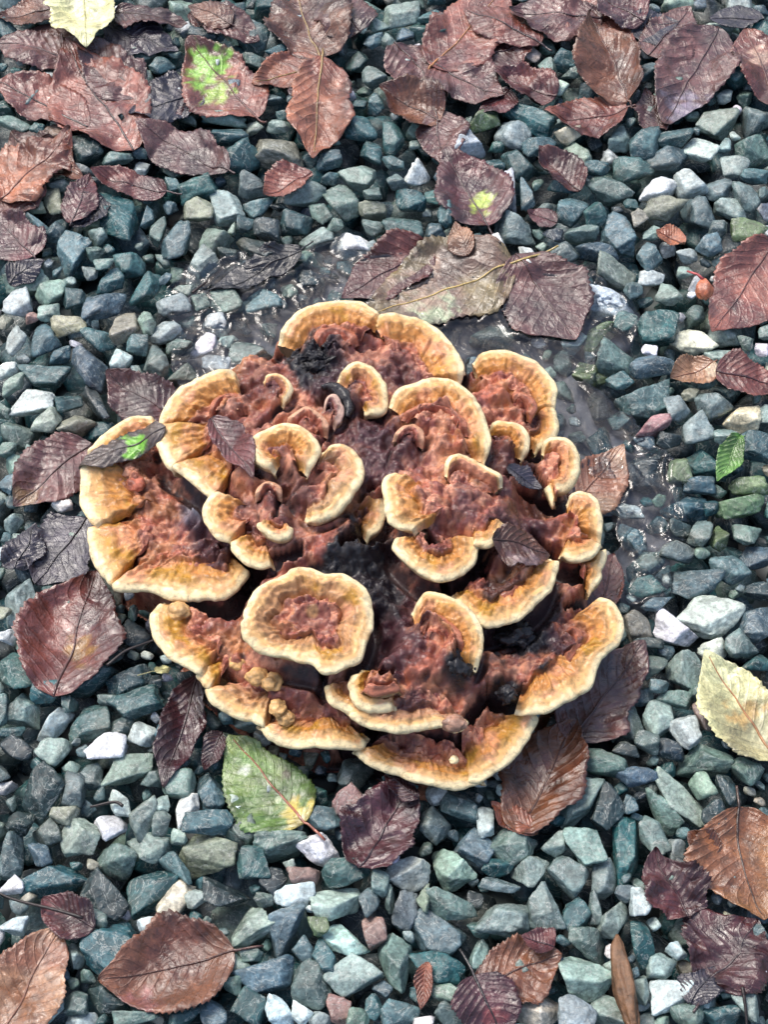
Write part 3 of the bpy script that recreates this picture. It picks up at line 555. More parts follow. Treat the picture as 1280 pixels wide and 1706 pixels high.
refresh_drape()
GRN = (.20, .42, .05)
LEAVES = [
 # underlying / submerged ones first
 (285, 690, 178, 622, 85, 'mauve', 'soaked dull mauve leaf lying flat behind the cream edge of the fungus', 'the soaked mauve leaf', dict(stem=0, wrk=.7, sunk=True)),
 (500, 418, 350, 482, 52, 'black', 'blackened rotten leaf strip between grey stones behind the fungus', 'the blackened leaf strip', dict(stem=30, wrk=1.6)),
 (860, 425, 962, 560, 135, 'mauve', 'dark purple-grey serrated leaf half under the large olive leaf', 'the purple-grey serrated leaf', dict(stem=0, wrk=.9)),
 (718, 405, 572, 490, 92, 'red', 'dark red-brown oval leaf tucked under the olive leaf behind the fungus', 'the dark red oval leaf', dict(stem=0)),
 (860, 440, 600, 525, 140, 'olive', 'large olive-brown leaf with a long yellow stalk against the back of the fungus', 'the large olive leaf', dict(stem=78, stemcol=(.42, .30, .09), patch=((720, 510, 40, (.30, .36, .22)), (700, 470, 45, (.26, .17, .12))))),
 (955, 835, 1040, 735, 84, 'tan', 'tan leaf half sunk in the puddle beside the fungus', 'the sunken tan leaf', dict(stem=0, wrk=.6, sunk=True, lift=.0015)),
 (1000, 1030, 1022, 915, 70, 'pink', 'mauve-pink veined leaf poking out under the fungus by the puddle', 'the veined leaf under the fungus', dict(stem=0)),
 (950, 1232, 1075, 1070, 105, 'mauve', 'dark mauve leaf with pale bloom under the broad right bracket', 'the dark mauve leaf under the fungus', dict(stem=0, wrk=1.2)),
 (862, 1395, 960, 1192, 112, 'brown', 'glossy chestnut leaf with fanned veins leaning on the lowest bracket', 'the glossy chestnut leaf', dict(stem=0, fold=.1)),
 (895, 1388, 822, 1338, 40, 'rust', 'small torn rust-brown leaf scrap beside the glossy chestnut leaf', 'the torn rust scrap', dict(stem=0, wrk=1.6)),
 (90, 1165, 160, 945, 140, 'red', 'shiny red-brown cupped leaf holding rain water beside the left bracket', 'the shiny cupped leaf', dict(stem=0, cup=.25, patch=((135, 1085, 34, (.25, .13, .03)),))),
 (140, 862, 55, 965, 110, 'slate', 'crumpled slate-purple leaf beside the left bracket', 'the crumpled slate leaf', dict(stem=0, wrk=2.2)),
 (25, 950, 60, 870, 60, 'slate', 'small dark slate leaf scrap next to the crumpled slate-purple leaf', 'the small slate scrap', dict(stem=0, wrk=2.0)),
 (150, 735, 18, 838, 98, 'mauve', 'mauve-brown leaf with clear ribs tucked against the left bracket', 'the ribbed mauve leaf', dict(stem=0, patch=((40, 830, 30, (.2, .12, .06)),))),
 (330, 1118, 274, 1315, 62, 'maroon', 'narrow dark maroon leaf in the shade under the fungus', 'the narrow maroon leaf', dict(stem=0, fold=.3)),
 (370, 1215, 338, 1285, 34, 'maroon', 'tiny dark maroon leaf scrap beside the narrow maroon leaf', 'the tiny maroon scrap', dict(stem=0)),
 (510, 1372, 381, 1222, 124, 'green', 'fresh green leaf with a yellowing edge in front of the fungus', 'the fresh green leaf', dict(stem=45, stemcol=(.32, .10, .06), patch=((500, 1360, 40, (.45, .36, .09)), (410, 1280, 14, (.55, .62, .5)), (478, 1290, 10, (.05, .04, .02))), hole=None)),
 (600, 1455, 682, 1303, 112, 'maroon', 'crumpled shiny maroon leaf in front of the lowest bracket', 'the crumpled maroon leaf', dict(stem=0, wrk=2.0, cup=.2)),
 (700, 1330, 640, 1300, 40, 'maroon', 'small maroon leaf scrap touching the lowest bracket', 'the small maroon scrap', dict(stem=0, wrk=2.0)),
 # matted under-layer of the leaf litter
 (30, 50, 140, 118, 84, 'mauve', 'sodden dark leaf under the matted mauve leaf', 'the sodden dark leaf', dict(stem=0, wrk=1.6)),
 (175, 35, 300, 92, 74, 'slate', 'blackish sodden leaf under the flattened purple-brown leaf', 'the blackish sodden leaf', dict(stem=0, wrk=1.8)),
 (320, 15, 430, 70, 60, 'mauve', 'limp mauve leaf behind the leaf with the bright green blotch', 'the limp mauve leaf', dict(stem=0, wrk=1.6)),
 (215, 232, 300, 130, 70, 'plum', 'sodden plum leaf wedged under the dark slate leaf', 'the sodden plum leaf', dict(stem=0, wrk=1.6)),
 (20, 225, 130, 300, 80, 'brown', 'limp brown leaf under the crumpled rust-pink leaf', 'the limp brown leaf', dict(stem=0, wrk=1.8)),
 (170, 330, 120, 380, 48, 'slate', 'small sodden slate leaf beside the small plum-coloured leaf', 'the small sodden slate leaf', dict(stem=0, wrk=1.6)),
 (60, 345, 10, 290, 60, 'pink', 'sodden pink leaf between the crumpled rust-pink and dull plum leaves', 'the sodden pink leaf', dict(stem=0, wrk=1.6)),
 (660, 75, 745, 155, 78, 'mauve', 'sodden mauve leaf showing beside the orange-ribbed pinkish leaf', 'the sodden mauve leaf', dict(stem=0, wrk=1.6)),
 (800, 90, 905, 60, 76, 'red', 'sodden red-brown leaf under the flat mauve-pink leaf', 'the sodden red-brown leaf', dict(stem=0, wrk=1.6)),
 (850, 150, 800, 195, 50, 'plum', 'small limp plum leaf beside the dark red pointed leaf', 'the small limp plum leaf', dict(stem=0, wrk=1.5)),
 (940, 5, 1065, 75, 86, 'pink', 'sodden pinkish leaf under the dark plum leaf', 'the sodden pinkish leaf', dict(stem=0, wrk=1.6)),
 (1085, 85, 1150, 5, 84, 'mauve', 'limp purple leaf behind the large mauve leaf with pale lower half', 'the limp purple leaf', dict(stem=0, wrk=1.6)),
 (1050, 40, 1130, 30, 60, 'slate', 'thin dark sodden leaf between the plum and purple leaves', 'the thin dark sodden leaf', dict(stem=0, wrk=1.6)),
 (1105, 215, 1075, 150, 46, 'mauve', 'torn mauve scrap beside the large mauve leaf with pale lower half', 'the torn mauve scrap', dict(stem=0, wrk=1.6)),
 # top left
 (100, 5, -10, 30, 62, 'brown', 'brown leaf behind the pale yellow leaf with a hole', 'the brown leaf behind the yellow one', dict(stem=0)),
 (112, 95, -8, 66, 76, 'mauve', 'matted mauve leaf just below the pale yellow leaf with a hole', 'the matted mauve leaf', dict(stem=0, wrk=1.4)),
 (190, 22, 312, 38, 58, 'mauve', 'flattened purple-brown leaf beside the pale yellow leaf with a hole', 'the flattened purple leaf', dict(stem=10, wrk=1.4)),
 (385, 48, 312, 4, 46, 'brown', 'small dull brown leaf beside the flattened purple-brown leaf', 'the small dull brown leaf', dict(stem=8)),
 (235, 155, 130, 60, 80, 'mauve', 'mauve leaf lying under the big pinkish leaf with dark midrib', 'the mauve under-leaf', dict(stem=0, wrk=1.4)),
 (335, 150, 215, 188, 78, 'slate', 'dark slate leaf between the big pinkish leaf and the leaf with green blotch', 'the dark slate leaf', dict(stem=0, wrk=1.6)),
 (145, 205, -12, 128, 80, 'pink', 'pinkish-brown leaf with a thin dark rib left of the big pinkish leaf'.replace(' left of', ' beside'), 'the thin-ribbed pinkish leaf', dict(stem=0, stemcol=(.03, .018, .015))),
 (222, 250, 108, 72, 128, 'pink', 'big pinkish-brown leaf with a thick dark midrib and a round hole', 'the big pinkish leaf', dict(stem=0, stemcol=(.035, .02, .018), hole=(203, 197, 7))),
 (428, 192, 312, 66, 112, 'pink', 'rounded pinkish leaf with a bright green blotch in its middle', 'the leaf with a green blotch', dict(stem=25, patch=((352, 118, 42, GRN), (365, 148, 26, (.28, .4, .06))))),
 (382, 288, 228, 205, 74, 'mauve', 'long mauve leaf pointing at the leaf with green blotch'.replace('pointing at', 'lying below'), 'the long mauve leaf', dict(stem=12)),
 (-8, 330, 122, 232, 96, 'rust', 'crumpled rust-pink leaf among teal stones near the thin-ribbed pinkish leaf', 'the crumpled rust-pink leaf', dict(stem=0, wrk=2.2)),
 (120, 372, 150, 288, 52, 'plum', 'small plum-coloured leaf beside the long teal stone', 'the small plum leaf', dict(stem=8)),
 (278, 318, 150, 287, 52, 'red', 'slim red leaf with a dark stalk lying over the long teal stone', 'the slim red leaf', dict(stem=28, stemcol=(.05, .02, .02))),
 (55, 422, -10, 350, 74, 'plum', 'dull plum leaf beside beige stones under the crumpled rust-pink leaf', 'the dull plum leaf', dict(stem=10, wrk=1.5)),
 (10, 470, 70, 430, 45, 'slate', 'dark slate leaf scrap below the dull plum leaf', 'the slate scrap', dict(stem=0, wrk=1.8)),
 (138, -14, 147, 92, 100, 'yellow', 'pale yellow leaf with a small hole and brown specks', 'the pale yellow leaf with a hole', dict(stem=6, hole=(163, 59, 5), cup=.2, lift=.003, patch=((135, 98, 12, (.4, .38, .1)),))),
 # top middle
 (540, 150, 478, 148, 62, 'mauve', 'small mauve leaf under the fork of the rust-orange leaves', 'the small mauve leaf in the fork', dict(stem=0)),
 (520, 282, 438, 328, 62, 'pink', 'flat mauve-brown leaf piece below the rust-orange lobed leaf', 'the flat mauve-brown piece', dict(stem=0)),
 (600, 60, 545, -20, 80, 'mauve', 'mauve leaf behind the broad brown leaf of the forked cluster', 'the mauve leaf of the cluster', dict(stem=0)),
 (535, 92, 480, -40, 122, 'brown', 'broad brown leaf standing at the fork of the rust-orange leaves', 'the broad brown leaf', dict(stem=6, stemcol=(.25, .16, .05))),
 (545, 98, 418, 136, 64, 'rust', 'short rust-orange leaf of the forked cluster', 'the short rust-orange leaf', dict(stem=10, stemcol=(.25, .16, .05))),
 (538, 95, 520, 264, 92, 'rust', 'long rust-orange lobed leaf curling down over stones', 'the long rust-orange leaf', dict(stem=24, teeth=11, lift=.002, stemcol=(.25, .16, .05))),
 (720, 98, 838, 162, 92, 'mauve', 'mauve-brown leaf under the large veined pinkish leaf', 'the mauve-brown leaf', dict(stem=0, wrk=1.3)),
 (735, 195, 632, 148, 82, 'brown', 'brown folded leaf hanging below the mauve-brown leaf', 'the brown folded leaf', dict(stem=0, fold=.25)),
 (725, 175, 742, 268, 66, 'mauve', 'dull purple leaf just above the leaf with small green spot', 'the dull purple leaf', dict(stem=0)),
 (718, 108, 845, -28, 108, 'pink', 'large pinkish leaf with an orange midrib and pale veins', 'the large veined pinkish leaf', dict(stem=10, stemcol=(.35, .15, .05))),
 (813, 375, 742, 246, 98, 'plum', 'wine-red leaf with a small yellow-green spot near its stalk', 'the wine-red leaf with green spot', dict(stem=60, stemcol=(.04, .02, .02), patch=((805, 340, 20, (.32, .42, .06)),))),
 (925, 160, 825, 112, 62, 'red', 'dark red pointed leaf beside the folded chestnut leaf', 'the dark red pointed leaf', dict(stem=0, fold=.2)),
 (900, 72, 770, 12, 74, 'pink', 'flat mauve-pink leaf with a dark hooked stalk', 'the flat mauve-pink leaf', dict(stem=26, stemcol=(.04, .02, .02))),
 (1005, 30, 850, 22, 84, 'mauve', 'broad mauve leaf behind the folded chestnut leaf', 'the broad mauve leaf', dict(stem=0, wrk=1.4)),
 (1075, 40, 990, -10, 70, 'plum', 'dark plum leaf at the back edge of the gravel', 'the dark plum leaf', dict(stem=0, wrk=1.6)),
 (1048, 178, 905, 192, 84, 'pink', 'wide pink-brown leaf joined at its stalk to the folded chestnut leaf', 'the wide pink-brown leaf', dict(stem=12, bend=.1)),
 (1050, 172, 985, 36, 92, 'brown', 'folded chestnut leaf with one half lifted over shadow', 'the folded chestnut leaf', dict(stem=14, fold=.45, lift=.004, twist=.4)),
 (1200, 40, 1108, 208, 104, 'mauve', 'large mauve leaf with pale lower half near the puddle stones', 'the large mauve leaf', dict(stem=0, patch=((1150, 190, 40, (.17, .14, .18)),))),
 (1275, 28, 1185, 22, 46, 'slate', 'dark slate leaf beside the large mauve leaf', 'the dark slate leaf at the back', dict(stem=0)),
 (1296, 170, 1246, 42, 84, 'pink', 'pinkish-brown leaf with a tan worn spot', 'the worn pinkish leaf', dict(stem=0, patch=((1268, 95, 18, (.42, .27, .2)),))),
 (966, 318, 898, 252, 58, 'red', 'small red-brown leaf with a dark hollow middle', 'the small hollow red leaf', dict(stem=0, cup=.35)),
 (932, 362, 878, 345, 36, 'plum', 'tiny plum leaf scrap below the small hollow red leaf', 'the tiny plum scrap', dict(stem=0)),
 (1143, 402, 1092, 384, 42, 'rust', 'tiny orange-red leaf between blue-grey stones', 'the tiny orange-red leaf', dict(stem=0)),
 (780, 425, 760, 372, 36, 'tan', 'small pale tan leaf tip behind the large olive leaf', 'the pale tan leaf tip', dict(stem=0)),
 # right side
 (1292, 398, 1188, 552, 112, 'pink', 'large red-pink leaf with bold ribs beside a small orange bud', 'the large red-pink leaf', dict(stem=0)),
 (1190, 604, 1120, 634, 58, 'tan', 'small curled tan leaf with dark veins', 'the small tan leaf', dict(stem=8, cup=.3, patch=((1190, 615, 22, (.5, .4, .28)),))),
 (1190, 622, 1304, 642, 70, 'red', 'brick-red leaf beside the small curled tan leaf', 'the brick-red leaf', dict(stem=0, lift=.003)),
 (1236, 740, 1194, 810, 33, 'bright', 'small bright green folded leaf among dark stones', 'the small bright green leaf', dict(stem=10, fold=.3, lift=.003)),
 (1300, 1266, 1174, 1092, 112, 'yellow', 'pale yellow leaf with an orange-brown streak along its rib', 'the streaked yellow leaf', dict(stem=0, stemcol=(.35, .16, .06), lift=.003, patch=((1250, 1180, 34, (.5, .33, .12)),))),
 (1232, 1345, 1275, 1532, 150, 'gold', 'large golden-brown leaf with a dark stalk', 'the large golden-brown leaf', dict(stem=35, stemcol=(.05, .025, .015), bend=-.08, cup=.2)),
 (1192, 1424, 1150, 1382, 50, 'brown', 'small brown leaf next to the large golden-brown leaf', 'the small brown leaf', dict(stem=0)),
 (1150, 1540, 1095, 1425, 92, 'plum', 'shrivelled plum leaf of the rotting pair', 'the shrivelled plum leaf', dict(stem=0, wrk=3.0)),
 (1180, 1650, 1262, 1520, 128, 'plum', 'larger rotting plum leaf with a thin dark stalk', 'the rotting plum leaf', dict(stem=50, wrk=3.0, stemcol=(.05, .03, .03))),
 (1150, 1680, 1190, 1600, 60, 'slate', 'dark rotten leaf scrap under the rotting plum leaf', 'the dark rotten scrap', dict(stem=0, wrk=2.5)),
 # bottom
 (785, 1645, 940, 1590, 96, 'brown', 'brown leaf arched over light stones behind a dark red leaf', 'the arched brown leaf', dict(stem=0, wrk=1.5)),
 (920, 1580, 870, 1556, 40, 'plum', 'small plum leaf scrap behind the arched brown leaf', 'the small plum scrap', dict(stem=0, wrk=2)),
 (790, 1628, 842, 1735, 102, 'maroon', 'dark red leaf with a black hooked stalk', 'the dark red leaf', dict(stem=52, stemcol=(.015, .012, .012), patch=((820, 1690, 30, (.14, .03, .03)),))),
 (388, 1588, 166, 1640, 150, 'brown', 'big glossy brown leaf with pale folded edge and thin stalk', 'the big glossy brown leaf', dict(stem=52, cup=.2, patch=((300, 1570, 60, (.10, .035, .02)), (240, 1670, 44, (.22, .09, .08))))),
 (-5, 1722, 105, 1545, 120, 'tan', 'tan and brown leaf with a wavy edge beside the big glossy leaf', 'the wavy tan leaf', dict(stem=0, cup=.25, patch=((40, 1660, 50, (.2, .08, .03)),))),
 (158, 1552, 72, 1498, 64, 'plum', 'dark plum leaf with a thin twig near the big glossy leaf', 'the dark plum leaf with twig', dict(stem=0, fold=.2)),
 (712, 1608, 700, 1685, 26, 'rust', 'thin curled orange-brown leaf scrap standing between teal stones', 'the thin curled scrap', dict(stem=0, fold=.5)),
 (258, 1120, 285, 1108, 16, 'yellow', 'tiny yellow leaf fragment in the shadow of the fungus', 'the tiny yellow fragment', dict(stem=30)),
]
for i, (a, b, c, d, w, ck, lab, sh, kw) in enumerate(LEAVES):
    leaf(a, b, c, d, w, ck, lab, sh, **kw)
    if i % 6 == 5: refresh_drape()

# ------------------------------------------------------------------ the fungus
CREAM = np.array((.93, .76, .44)); TANC = np.array((.74, .43, .165)); ORNG = np.array((.58, .255, .062)); AMBER = np.array((.50, .25, .02)); CREASE = np.array((.16, .05, .03))
RED = np.array((.41, .115, .064)); PINK = np.array((.72, .32, .195)); PURP = np.array((.062, .020, .028)); BLACK = np.array((.012, .011, .015)); BLUEG = np.array((.20, .21, .26))
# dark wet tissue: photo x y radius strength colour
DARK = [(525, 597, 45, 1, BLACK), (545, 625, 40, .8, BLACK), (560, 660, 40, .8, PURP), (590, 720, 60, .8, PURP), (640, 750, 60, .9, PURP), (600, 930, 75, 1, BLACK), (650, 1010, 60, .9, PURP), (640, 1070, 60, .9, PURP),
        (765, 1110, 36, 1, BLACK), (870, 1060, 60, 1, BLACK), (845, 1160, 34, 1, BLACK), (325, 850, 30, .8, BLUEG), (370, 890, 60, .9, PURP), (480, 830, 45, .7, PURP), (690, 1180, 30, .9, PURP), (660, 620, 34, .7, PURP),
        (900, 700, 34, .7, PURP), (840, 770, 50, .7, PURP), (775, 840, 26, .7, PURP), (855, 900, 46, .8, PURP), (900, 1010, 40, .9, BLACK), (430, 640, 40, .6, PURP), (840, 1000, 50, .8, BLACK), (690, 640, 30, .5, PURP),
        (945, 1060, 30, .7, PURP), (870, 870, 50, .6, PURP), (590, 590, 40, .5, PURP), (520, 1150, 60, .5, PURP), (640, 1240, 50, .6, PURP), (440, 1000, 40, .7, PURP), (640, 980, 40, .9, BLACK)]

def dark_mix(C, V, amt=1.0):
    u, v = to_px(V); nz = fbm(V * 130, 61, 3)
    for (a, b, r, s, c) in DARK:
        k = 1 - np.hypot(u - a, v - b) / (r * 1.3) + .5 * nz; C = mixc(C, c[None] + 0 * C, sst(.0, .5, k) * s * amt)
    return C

FUN = bpy.data.objects.new('shelf_fungus', None); COL.objects.link(FUN); FUN.empty_display_size = .02
FUN.location = at([600], [850], 0)[0]; FO = np.array(FUN.location)
tag(FUN, 'large rosette of cream-edged red-brown shelf fungus brackets growing on wet gravel', 'fungus')

def warts(V, seed):
    f1, f2, h1 = worley(V / .0044 + .35 * np.c_[noise3(V * 300, 3), noise3(V * 300, 4), 0 * V[:, 0]], seed, True)
    g1, g2, h2 = worley(V / .0019, seed + 5, True)
    return .0036 * (.62 - f1 ** 1.3) + .0016 * (.62 - g1 ** 1.3) + .0030 * fbm(V / .012, seed + 9, 2) + .0046 * (.45 - worley(V / .0098 + .25 * np.c_[noise3(V * 140, 3), noise3(V * 140, 4), 0 * V[:, 0]], seed + 3)[0] ** 1.6), h1 * (.5 + .5 * sst(0, .2, f2 - f1)), h2 * (.5 + .5 * sst(0, .25, g2 - g1))

def flesh_col(V, e1, e2, seed):
    b = fbm(V * 90, seed + 40, 3); c = fbm(V * 260, seed + 41, 2)
    C = mixc(RED, PINK, sst(-.4, .5, b + .4 * c + 1.1 * (e1 - .45) + .7 * (e2 - .45))); C = mixc(C, PURP * 2.2, sst(.66, .98, 1 - e1 + .3 * c) * .5); C = mixc(C, ORNG * .8, sst(.15, .6, fbm(V * 70, seed + 43, 2)) * .55)
    C = mixc(C, PURP * 1.5, sst(.15, .55, fbm(V * 55 + 5, seed + 44, 3)) * .5)
    return C

RIMS = []   # (points, z) of every margin, and the cores, for the lumpy middle
def bracket(rim, core, zr, zc, band, amber=.25, t=.0034, edge=None, carve=1.0, closed=False, ridge=0.0, bandcol=None, bulge=.0011, dip=.0009, taper=.10, tint=None, tilt=0.0):
    """one shelf: traced margin (photo px), the point it grows from, level of the margin, level at the core, width of the smooth band (px)"""
    seed = int(rim[0][0] * 3 + rim[0][1]); rng = np.random.default_rng(seed)
    _, Lpx = cr(rim, 10, closed); n = max(24, int(Lpx / 2.6)); R2, _ = cr(rim, n, closed)
    u = np.linspace(0, 1, n, endpoint=not closed)
    cy = np.mean(R2[:, 1]); m = pxm(cy); w0 = band * m; r = t / 2
    zrim = zr + tilt * (R2[:, 1] - cy) / 100 + .0022 * noise3(np.c_[u * Lpx / 70, 0 * u, 0 * u + seed % 71], 3)
    if closed: zrim = zr + tilt * (R2[:, 1] - cy) / 100 + .0012 * np.sin(u * 6.283 * 3 + seed)
    R = at(R2[:, 0], R2[:, 1], zrim); K0 = at([core[0]], [core[1]], zc)[0]
    K = K0 + (R - K0) * .10; K[:, 2] = zc
    e = np.ones(n) if closed else sst(0, taper, u) * sst(0, taper, 1 - u); e = .25 + .75 * e
    # knobbly margin
    out = (R - K0)[:, :2]; out /= np.linalg.norm(out, axis=1)[:, None]
    tn = np.gradient(R[:, :2], axis=0); nr = np.stack([tn[:, 1], -tn[:, 0]], 1); nr /= np.linalg.norm(nr, axis=1)[:, None] + 1e-9
    nr *= np.sign((nr * out).sum(1))[:, None]; out = out * .5 + nr * .5; out /= np.linalg.norm(out, axis=1)[:, None] + 1e-9
    wob = .00028 * noise3(np.c_[u * Lpx / 9, 0 * u, 0 * u + 5], seed) + .0007 * noise3(np.c_[u * Lpx / 28, 0 * u, 0 * u + 6], seed + 1)
    D = (K - R)[:, :2]; Ls = np.linalg.norm(D, axis=1); D = D / Ls[:, None]
    w = np.minimum(w0 * (.55 + .45 * e) * (1 + .16 * noise3(np.c_[u * Lpx / 40, 0 * u, 0 * u + 8], seed + 2)), Ls * .72)
    rr = r * (.45 + .55 * e) * (1 + .15 * noise3(np.c_[u * Lpx / 22, 0 * u, 0 * u + 3], seed + 4))
    back = sst(-.35, .35, out[:, 1]); dipv = dip * back + (1 - back) * (.0014 - rr) if not closed else dip * (.35 + .65 * back); w = np.minimum(w * 1.2, Ls * .78)
    # rows: underside -> lip -> band (rim piece), then the rough upper flesh
    rows = []; S = []      # each row: xyz (n,3); S = band coordinate
    for q in (.75, .5, .3, .16, .07):
        P = R.copy(); P[:, :2] += D * (Ls * q)[:, None]; P[:, 2] = zrim - rr - (zrim - (zc - .018)) * q * 1.0 - .002 * (1 - e); rows.append(P); S.append(-1.0)
    for th in np.radians([-80, -55, -30, -5, 20, 45, 70]):
        P = R.copy(); off = rr * (1 - math.cos(th)); P[:, :2] += -out * (-off)[:, None] * -1 * 1.0 + out * wob[:, None]; P[:, 2] = zrim + rr * math.sin(th); rows.append(P); S.append(0.0)
    nb = max(8, int(band / 2.4))
    for b in np.linspace(.04, 1, nb):
        P = R.copy(); P[:, :2] += -out * (rr * (1 - b))[:, None] + D * (rr * b + (w - rr) * b)[:, None] + out * (wob * (1 - b))[:, None]
        zz = rr + bulge * np.sin(math.pi * min(b * 1.05, 1)) ** .8 * e - (rr + dipv * e) * b ** 2.4
        P[:, 2] = zrim + zz; rows.append(P); S.append(b)
    nin = max(8, int((np.mean(Ls) - np.mean(w)) / m / 2.8)); icrease = len(rows)
    for g in np.linspace(0, .55, nin + 1)[1:]:
        P = R.copy(); P[:, :2] += D * (w + (Ls - w) * g)[:, None]
        k = float(sst(.15, 1, g)); z0 = zrim - dipv * e; P[:, 2] = z0 * (1 - k) + zc * k + ridge * math.exp(-((g - .25) / .10) ** 2) * e; rows.append(P); S.append(1 + g)
    G = np.stack(rows, 1); mrow = len(rows); V = G.reshape(-1, 3).copy(); Sv = np.tile(np.array(S)[None], (n, 1)).ravel(); Uv = np.repeat(u, mrow)
    ed = np.repeat(e, mrow)
    wz, e1, e2 = warts(V, 500); ins = sst(.98, 1.12, Sv)
    rad = noise3(np.c_[Uv * Lpx / 7.5, Sv * 2.2, 0 * Uv + seed % 13], 7); con = np.sin(Sv * 17 + 2.0 * noise3(np.c_[Uv * Lpx / 45, Sv, 0 * Uv], 8))
    bnd = sst(.03, .2, Sv) * (1 - ins)
    V[:, 2] += ins * wz + bnd * (.0009 * rad * sst(.1, .6, Sv) + .0003 * con + (.0013 * fbm(V / .0038, 77, 2) + .0008 * (np.abs(noise3(V / .0021, 78)) - .3)) * sst(.10, .45, Sv)) + .00025 * noise3(V / .0025, 5) * (Sv >= 0)
    V[:, 2] -= np.repeat((1 - sst(.25, .8, e)) * .004, mrow) * (1 - .6 * ins)
    # colour
    nz = fbm(V / .006, 12, 3); sv = np.clip(Sv + .13 * nz + .05 * rad, 0, 1)
    bc = ORNG if bandcol is None else np.array(bandcol)
    C = mixc(CREAM, TANC, sst(.0, .17, sv)) if edge is None else mixc(np.array(edge) * 1.15, edge, sst(.0, .3, sv)); C = mixc(C, bc, sst(.22, .6, sv)); C = C * (1 - .28 * sst(.55, .95, con) * sst(.15, .3, sv) * (1 - sst(.8, 1, sv)))[:, None]; C = mixc(C, CREASE, sst(.95, 1.03, Sv + .05 * nz) * .35)
    am = sst(.0, .35, fbm(V / .011, seed % 50, 2) + amber - .38) * sst(.22, .4, sv) * (1 - sst(.8, .95, sv)); C = mixc(C, AMBER, am * .85)
    pk = sst(.05, .5, fbm(V / .009, seed % 40 + 3, 3)) * bnd * .4; C = mixc(C, PINK * 1.1, pk * 1.3)
    C = mixc(C, flesh_col(V, e1, e2, seed % 100), sst(.9, 1.22, Sv + .12 * nz))
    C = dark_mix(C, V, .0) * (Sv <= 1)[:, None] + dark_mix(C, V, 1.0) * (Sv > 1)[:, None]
    if tint is not None: C = mixc(C, np.array(tint)[None] + 0 * C, .75 + 0 * Sv)
    C = np.where((Sv < 0)[:, None], np.array((.55, .36, .18))[None], C)
    F = gridF(n, mrow, closed); col_i = F[:, 0] % mrow
    a1 = np.array(V[(n // 2) * mrow + icrease + 2])
    # winding: make the top face up
    f0 = F[len(F) // 2]; nrm = None
    fi = F[(col_i == icrease + 1)][0]; nrm = np.cross(V[fi[1]] - V[fi[0]], V[fi[2]] - V[fi[0]])
    if nrm[2] < 0: F = F[:, ::-1]
    def part(sel, name, parent):
        f = F[sel]; ids, inv = np.unique(f.ravel(), return_inverse=True)
        return link(name, mesh(name, V[ids] - FO, inv.reshape(-1, 4), M_FUN, col=C[ids]), parent)
    br = part(col_i >= icrease - 1, 'bracket', FUN); part(col_i < icrease - 1, 'rim', br)
    rast(V[Sv >= 0]); RIMS.append((R, zrim - dipv * e, K0, zc, out, w, D, Ls, ridge, m, carve)); return br

BUMPS = [(262, 790, 20, 18, PINK * .9), (790, 1175, 20, 16, PINK * .7), (515, 1012, 14, 10, PINK), (505, 1040, 12, 12, RED), (550, 1022, 14, 12, RED * 1.2), (522, 1043, 12, 10, TANC * .9), (440, 815, 22, 20, PINK * .9), (500, 850, 20, 22, PINK * .7),
         (660, 705, 22, 18, PINK * .9), (470, 690, 22, 20, PINK), (400, 680, 24, 22, PINK * .9), (515, 890, 22, 20, PINK * .8), (500, 690, 20, 18, PINK * .8), (560, 690, 16, 20, PINK * 1.3), (690, 690, 24, 18, PINK * .8), (490, 640, 20, 14, RED),
         (900, 960, 30, 26, RED * 1.3), (905, 1030, 34, 26, RED * 1.4), (660, 1110, 26, 20, RED * 1.3), (460, 790, 26, 18, PURP * 2.4), (800, 1120, 24, 20, RED * 1.2), (905, 870, 34, 24, RED), (850, 830, 40, 26, RED * .9), (555, 585, 30, 16, RED * 1.2),
         (725, 760, 26, 20, PINK * .9), (640, 740, 24, 18, PURP * 2), (600, 930, 50, 30, BLACK), (640, 1040, 34, 30, PURP), (330, 860, 14, 44, BLUEG), (480, 870, 20, 18, PINK), (740, 720, 24, 20, PINK), (700, 1130, 30, 24, RED * 1.3), (820, 650, 30, 24, RED * 1.3)]
